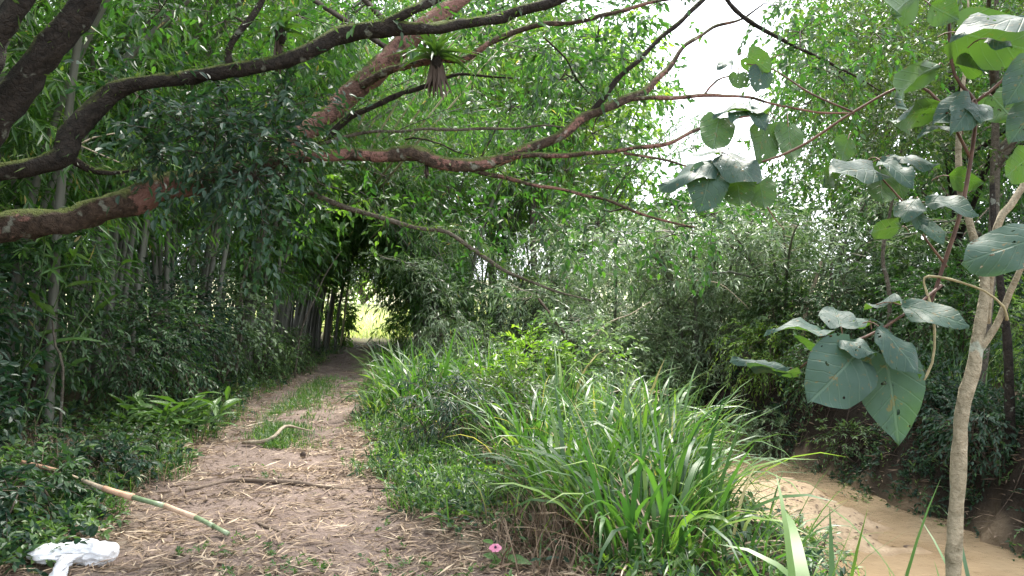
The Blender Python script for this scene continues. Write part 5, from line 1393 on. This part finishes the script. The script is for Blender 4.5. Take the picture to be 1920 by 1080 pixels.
def lying(name, label, pts, rad, mat, group='sticks lying on the track', lifts=None):
    P = [ground_px(px, py, r_ * .8 + (lifts[k] if lifts else 0)) for k, ((px, py), r_) in enumerate(zip(pts, rad))]
    o = limb(name, P, rad, M[mat], None, 7, .08, .18, .006, int(pts[0][0]))
    tag(o, label, 'stick', group)


lying('fallen_stick', 'long dark bent branch lying across the track', [(348, 920), (400, 908), (440, 900), (500, 902), (560, 906), (620, 915), (690, 918)], [.013, .017, .018, .020, .024, .018, .010], 'deadwood')
lying('fallen_stick', 'pale crooked stick arching off the ground on the track', [(455, 830), (490, 828), (515, 818), (535, 800), (560, 803), (585, 808)], [.02, .022, .022, .02, .014, .008], 'deadwood_pale', lifts=[.02, .04, .09, .15, .11, .04])
lying('fallen_stick', 'short straight straw-coloured stick in front of the grass strip', [(458, 800), (485, 795), (512, 789)], [.014, .014, .011], 'deadwood_pale')
lying('fallen_stick', 'short dark stick lying below the long bent branch', [(462, 972), (505, 990), (550, 1007)], [.010, .013, .010], 'deadwood')
lying('fallen_stick', 'long thin stick lying along the bottom edge of the track', [(120, 1078), (230, 1065), (330, 1060), (425, 1057)], [.008, .011, .011, .007], 'deadwood')
lying('fallen_stick', 'broken slat of cane beside the pole', [(165, 985), (185, 990), (200, 997)], [.013, .015, .012], 'sheath_pale')
lying('fallen_stick', 'thin slat of cane by the roots of the tall grass', [(998, 1010), (1015, 1000), (1028, 985)], [.010, .012, .010], 'deadwood_pale')
lying('fallen_stick', 'dry cane piece at the bottom edge left of the flower', [(1050, 1035), (1065, 1055), (1080, 1085)], [.012, .014, .012], 'deadwood_pale')
lying('fallen_stick', 'thin straw lying far up the track before the tunnel', [(640, 745), (655, 728), (668, 716)], [.012, .012, .008], 'deadwood')
lying('fallen_stick', 'orange dry stalk lying in the weeds left of the far track', [(520, 697), (532, 692), (545, 687)], [.012, .012, .01], 'sheath')

# a brown seed husk standing on the track
c = ground_px(568, 858, 0)
husk = thing('seed_husk', 'small brown husk standing on the track below the pale crooked stick', 'husk', c)
P = c + np.array([[0, 0, -.01], [0, 0, .015], [.003, 0, .04], [.006, 0, .06], [.007, 0, .068]])
V, Qd = tubes(P[None], np.array([[.018, .028, .030, .018, .005]]), 10)
add_mesh('shell', V, [Qd] + cap_faces(5, 10), M['deadwood'], husk)
limb('stalk', [c + [.05, -.02, .005], c + [.065, -.02, .05], c + [.085, -.01, .10]], [.006, .006, .003], M['deadwood_pale'], husk, 5, .03)

# grey-white withered palm-like leaf in the weeds
c = ground_px(235, 915, .02)
wl = thing('withered_frond', 'withered pale curled frond in the weeds left of the track', 'dead leaf', c)
M['withered'] = leaf_mat('withered_leaf', (.14, .16, .07), (.26, .28, .15), (.36, .35, .24), .6, .25, tcol=(1.2, 1.2, .8))
r = np.random.default_rng(4)
n = 11
V, Qd = blades(np.tile(c, (n, 1)), np.linspace(-.4, 3.4, n), r.uniform(.16, .26, n), np.full(n, .022), np.full(n, .35), r.uniform(1.8, 3.0, n), 7, r)
for k in range(n): add_mesh('leaflet', V[k * 14:(k + 1) * 14], [Qd[:6]], M['withered'], wl, tint=np.full(14, r.uniform(.2, .9)))

# dry fan of split straw on the bare soil
c = ground_px(318, 1000, .01)
fan = thing('straw_tuft', 'flattened tuft of dry grass below the green end of the pole', 'dry grass', c)
n = 14
V, Qd = blades(np.tile(c, (n, 1)) + r.normal(0, .01, (n, 3)) * [1, 1, 0], r.uniform(3.6, 5.6, n), r.uniform(.15, .32, n), np.full(n, .012), np.full(n, 1.25), r.uniform(.1, .35, n), 4, r)
for k in range(n): add_mesh('straw', V[k * 8:(k + 1) * 8], [Qd[:3]], M['dry'], fan, tint=np.full(8, r.uniform(.3, .9)))


# ------------------------------------------------------------------ the white plastic bag
def bag():
    c = ground_px(132, 1062, .0)
    root = thing('plastic_bag', 'crumpled white plastic bag lying at the left edge of the track', 'bag', c)
    m, n, N, L = new_mat('thin_white_plastic')
    g_ = N.new('ShaderNodeTexCoord')
    f = tnoise(N, L, g_.outputs['Object'], 22, 5, .6, 1.5)
    p = N.new('ShaderNodeBsdfPrincipled'); p.inputs['Roughness'].default_value = .38
    L.new(mixc(N, L, maprange(N, L, tnoise(N, L, g_.outputs['Object'], 7, 5, .7), .52, .72, 0, .55), (.82, .83, .86), (.42, .34, .27)), p.inputs['Base Color'])
    b = N.new('ShaderNodeBump'); b.inputs['Strength'].default_value = .55; b.inputs['Distance'].default_value = .012
    L.new(f, b.inputs['Height']); L.new(b.outputs[0], p.inputs['Normal'])
    t = N.new('ShaderNodeBsdfTranslucent'); t.inputs[0].default_value = (.8, .82, .86, 1)
    x = N.new('ShaderNodeMixShader'); x.inputs[0].default_value = .3
    L.new(p.outputs[0], x.inputs[1]); L.new(t.outputs[0], x.inputs[2])
    o = N.new('ShaderNodeOutputMaterial'); L.new(x.outputs[0], o.inputs[0])
    r = np.random.default_rng(12)

    def lump(name, path, rad, flat, seed, sides=40, rows=46):
        """A crumpled tube of film along a path, pinched where rad is small."""
        r = np.random.default_rng(seed)
        t = np.linspace(0, 1, rows)
        tp = np.linspace(0, 1, len(path))
        P = np.stack([np.interp(t, tp, np.array(path)[:, a]) for a in range(3)], 1)
        k = np.ones(7) / 7
        for a in range(3): P[3:-3, a] = np.convolve(P[:, a], k, 'valid')
        rr = np.interp(t, np.linspace(0, 1, len(rad)), rad)
        ang = np.arange(sides) * 2 * math.pi / sides
        V = np.zeros((rows, sides, 3))
        T = nrm(np.gradient(P, axis=0))
        for i in range(rows):
            u = nrm(np.cross(T[i], [0, 0, 1.])); v = np.cross(u, T[i])
            fold = np.zeros(sides)
            for fq, am in ((3, .16), (5, .13), (8, .10), (13, .07)):
                ph = vnoise(t[i] * 5 * np.ones(1), np.ones(1) * fq, seed)[0] * 7
                s_ = np.sin(ang * fq + ph)
                fold += am * (1 - 2 * np.abs(s_)) if fq != 3 else am * s_
            q = rr[i] * (1 + fold)
            V[i] = P[i] + u * (np.cos(ang) * q)[:, None] + v * (np.sin(ang) * q * flat)[:, None]
        V = V.reshape(-1, 3)
        V[:, 2] = np.maximum(V[:, 2], terrain(V[:, 0], V[:, 1]) + .006 + .004 * r.random(len(V)))
        i = np.arange(rows - 1)[:, None] * sides; s = np.arange(sides)[None]
        Qd = np.stack([i + s, i + (s + 1) % sides, i + sides + (s + 1) % sides, i + sides + s], -1).reshape(-1, 4)
        add_mesh(name, V, [Qd] + cap_faces(rows, sides), m, root)

    up = lambda px, py, h: ground_px(px, py, 0) * [1, 1, 0] + np.array([0, 0, hz(*ground_px(px, py, 0)[:2]) + h])
    lump('body', [up(50, 1062, .07), up(85, 1066, .08), up(125, 1062, .085), up(165, 1060, .085), up(205, 1062, .07), up(215, 1063, .05)], [.02, .075, .07, .085, .10, .085, .02], .75, 3)
    lump('handle', [up(130, 1066, .07), up(118, 1078, .06), up(108, 1092, .04), up(112, 1108, .03)], [.05, .045, .04, .05, .02], .45, 5, 26, 30)
    lump('handle', [up(150, 1066, .08), up(120, 1080, .09), up(100, 1098, .05)], [.03, .03, .035, .015], .5, 8, 24, 24)


bag()

# ------------------------------------------------------------------ the pink flower
def flower():
    c = ground_px(945, 1062, 0)
    root = thing('flowering_plant', 'small plant with one pink flower at the bottom edge of the track', 'flower', c)
    s = c[1] / F
    M['petal'] = plain_mat('pink_petal', (.58, .17, .30), (.74, .36, .47), 20, .5, .1, .3, .25)
    M['flower_core'] = plain_mat('dark_flower_centre', (.02, .015, .03), (.06, .03, .06), 30)
    hd = at(929, 1027, c[1] - .05)
    limb('stem', [c, (c + hd) / 2 + [.02, 0, .0], hd], [.005, .004, .003], M['stalk'], root, 5, .04, 0)
    PM = leaf_mesh('petal', [(0, .12), (.3, .35), (.65, .5), (.9, .35), (1, .12)], 'petal', 6, .15, .2, .05, 3, cols=(-1, 0, 1))
    for k in range(6):
        a = k * 1.047
        ax1 = np.array([1, 0, 0.]); ax2 = np.array([0, .55, .83])
        d = ax1 * math.cos(a) * 1.25 + ax2 * math.sin(a) * .8 + np.array([0, -.25, .1])
        put('petal', PM, root, hd, hd + d * .030, .032, np.array([0, -.8, .6]), .04)
    V, Qd = tubes(np.array([[hd + [0, -.012, .004], hd + [0, -.016, .012], hd + [0, -.018, .018]]]), np.array([[.008, .008, .002]]), 7)
    add_mesh('flower_centre', V, [Qd], M['flower_core'], root)
    for k, (a, b_, w_) in enumerate([((945, 1042), (1000, 1056), 22), ((950, 1050), (968, 1082), 24), ((935, 1048), (905, 1040), 20), ((940, 1050), (915, 1062), 20), ((945, 1040), (958, 1022), 14), ((925, 1020), (905, 1012), 14)]):
        put('leaf', ML_G[k % 3], root, at(*a, c[1] - .03), at(*b_, c[1] - .12 + .03 * k), w_ * s, np.array([0, -.4, .9]), .06)


flower()

# small light scrap on the sandbar, small plants growing on the sand
c = ground_px(1633, 968, 0)
scrap = thing('paper_scrap', 'small white scrap standing on the sandbar', 'litter', c)
add_mesh('sheet', c + np.array([[-.02, 0, 0], [.025, .01, 0], [-.022, .0, .03], [.022, .012, .034], [-.015, -.012, .06], [.018, -.004, .062]]), [np.array([(0, 1, 3, 2), (2, 3, 5, 4)])], plain_mat('white_scrap', (.7, .7, .68), (.82, .82, .8), 10), scrap)
S_(*ground_px(1505, 905)[:2], .42, .2, 'straw-coloured weed growing on the sandbar near the dark bank', 'pale_leaf', 46, .2, 7, .05, .014, 141, shape='lance', stems=4, group='weeds on the sandbar', z0=.03)
S_(*ground_px(1610, 955)[:2], .18, .3, 'flat green weed spreading on the sandbar', 'herb', 50, .16, 6, .05, .02, 142, stems=3, group='weeds on the sandbar', z0=.02)
S_(*ground_px(1470, 1060, .0)[:2], .5, .4, 'bright leafy weed on the near stream edge', 'lime_leaf', 120, .22, 7, .05, .022, 143, stems=4, group=G2)
S_(2.15, 6.1, .45, .45, 'pale bright weed at the bottom of the stream edge', 'pale_leaf', 130, .22, 7, .05, .022, 144, stems=4, group=G2)
S_(.15, 6.0, .3, .4, 'low dark weed at the roots of the tall grass', 'herb', 90, .2, 7, .05, .02, 145, stems=4, group=G2, shape='lance')

# leafy weeds in the left corner
gl = 'leafy weeds in the left corner'
for k, (x_, y_, h_, lb) in enumerate([(-3.45, 5.2, .5, 'broad-leaved weed at the left edge behind the bag'), (-3.45, 5.9, .45, 'broad-leaved weed just above the broken pole'), (-3.9, 5.7, .6, 'broad-leaved weed at the far left edge above the pole'),
                                      (-3.45, 6.9, .35, 'low broad-leaved weed under the withered frond'), (-4.2, 6.6, .6, 'broad-leaved weed in front of the dry grass'), (-3.75, 7.8, .35, 'low round-leaved weed beside the lance-leaved plant')]):
    S_(x_, y_, h_, .38, lb, ['dark_leaf', 'shrub_leaf', 'herb'][k % 3], 110, .22, 7, .065, .036, 150 + k, stems=4, group=gl, z0=.03)
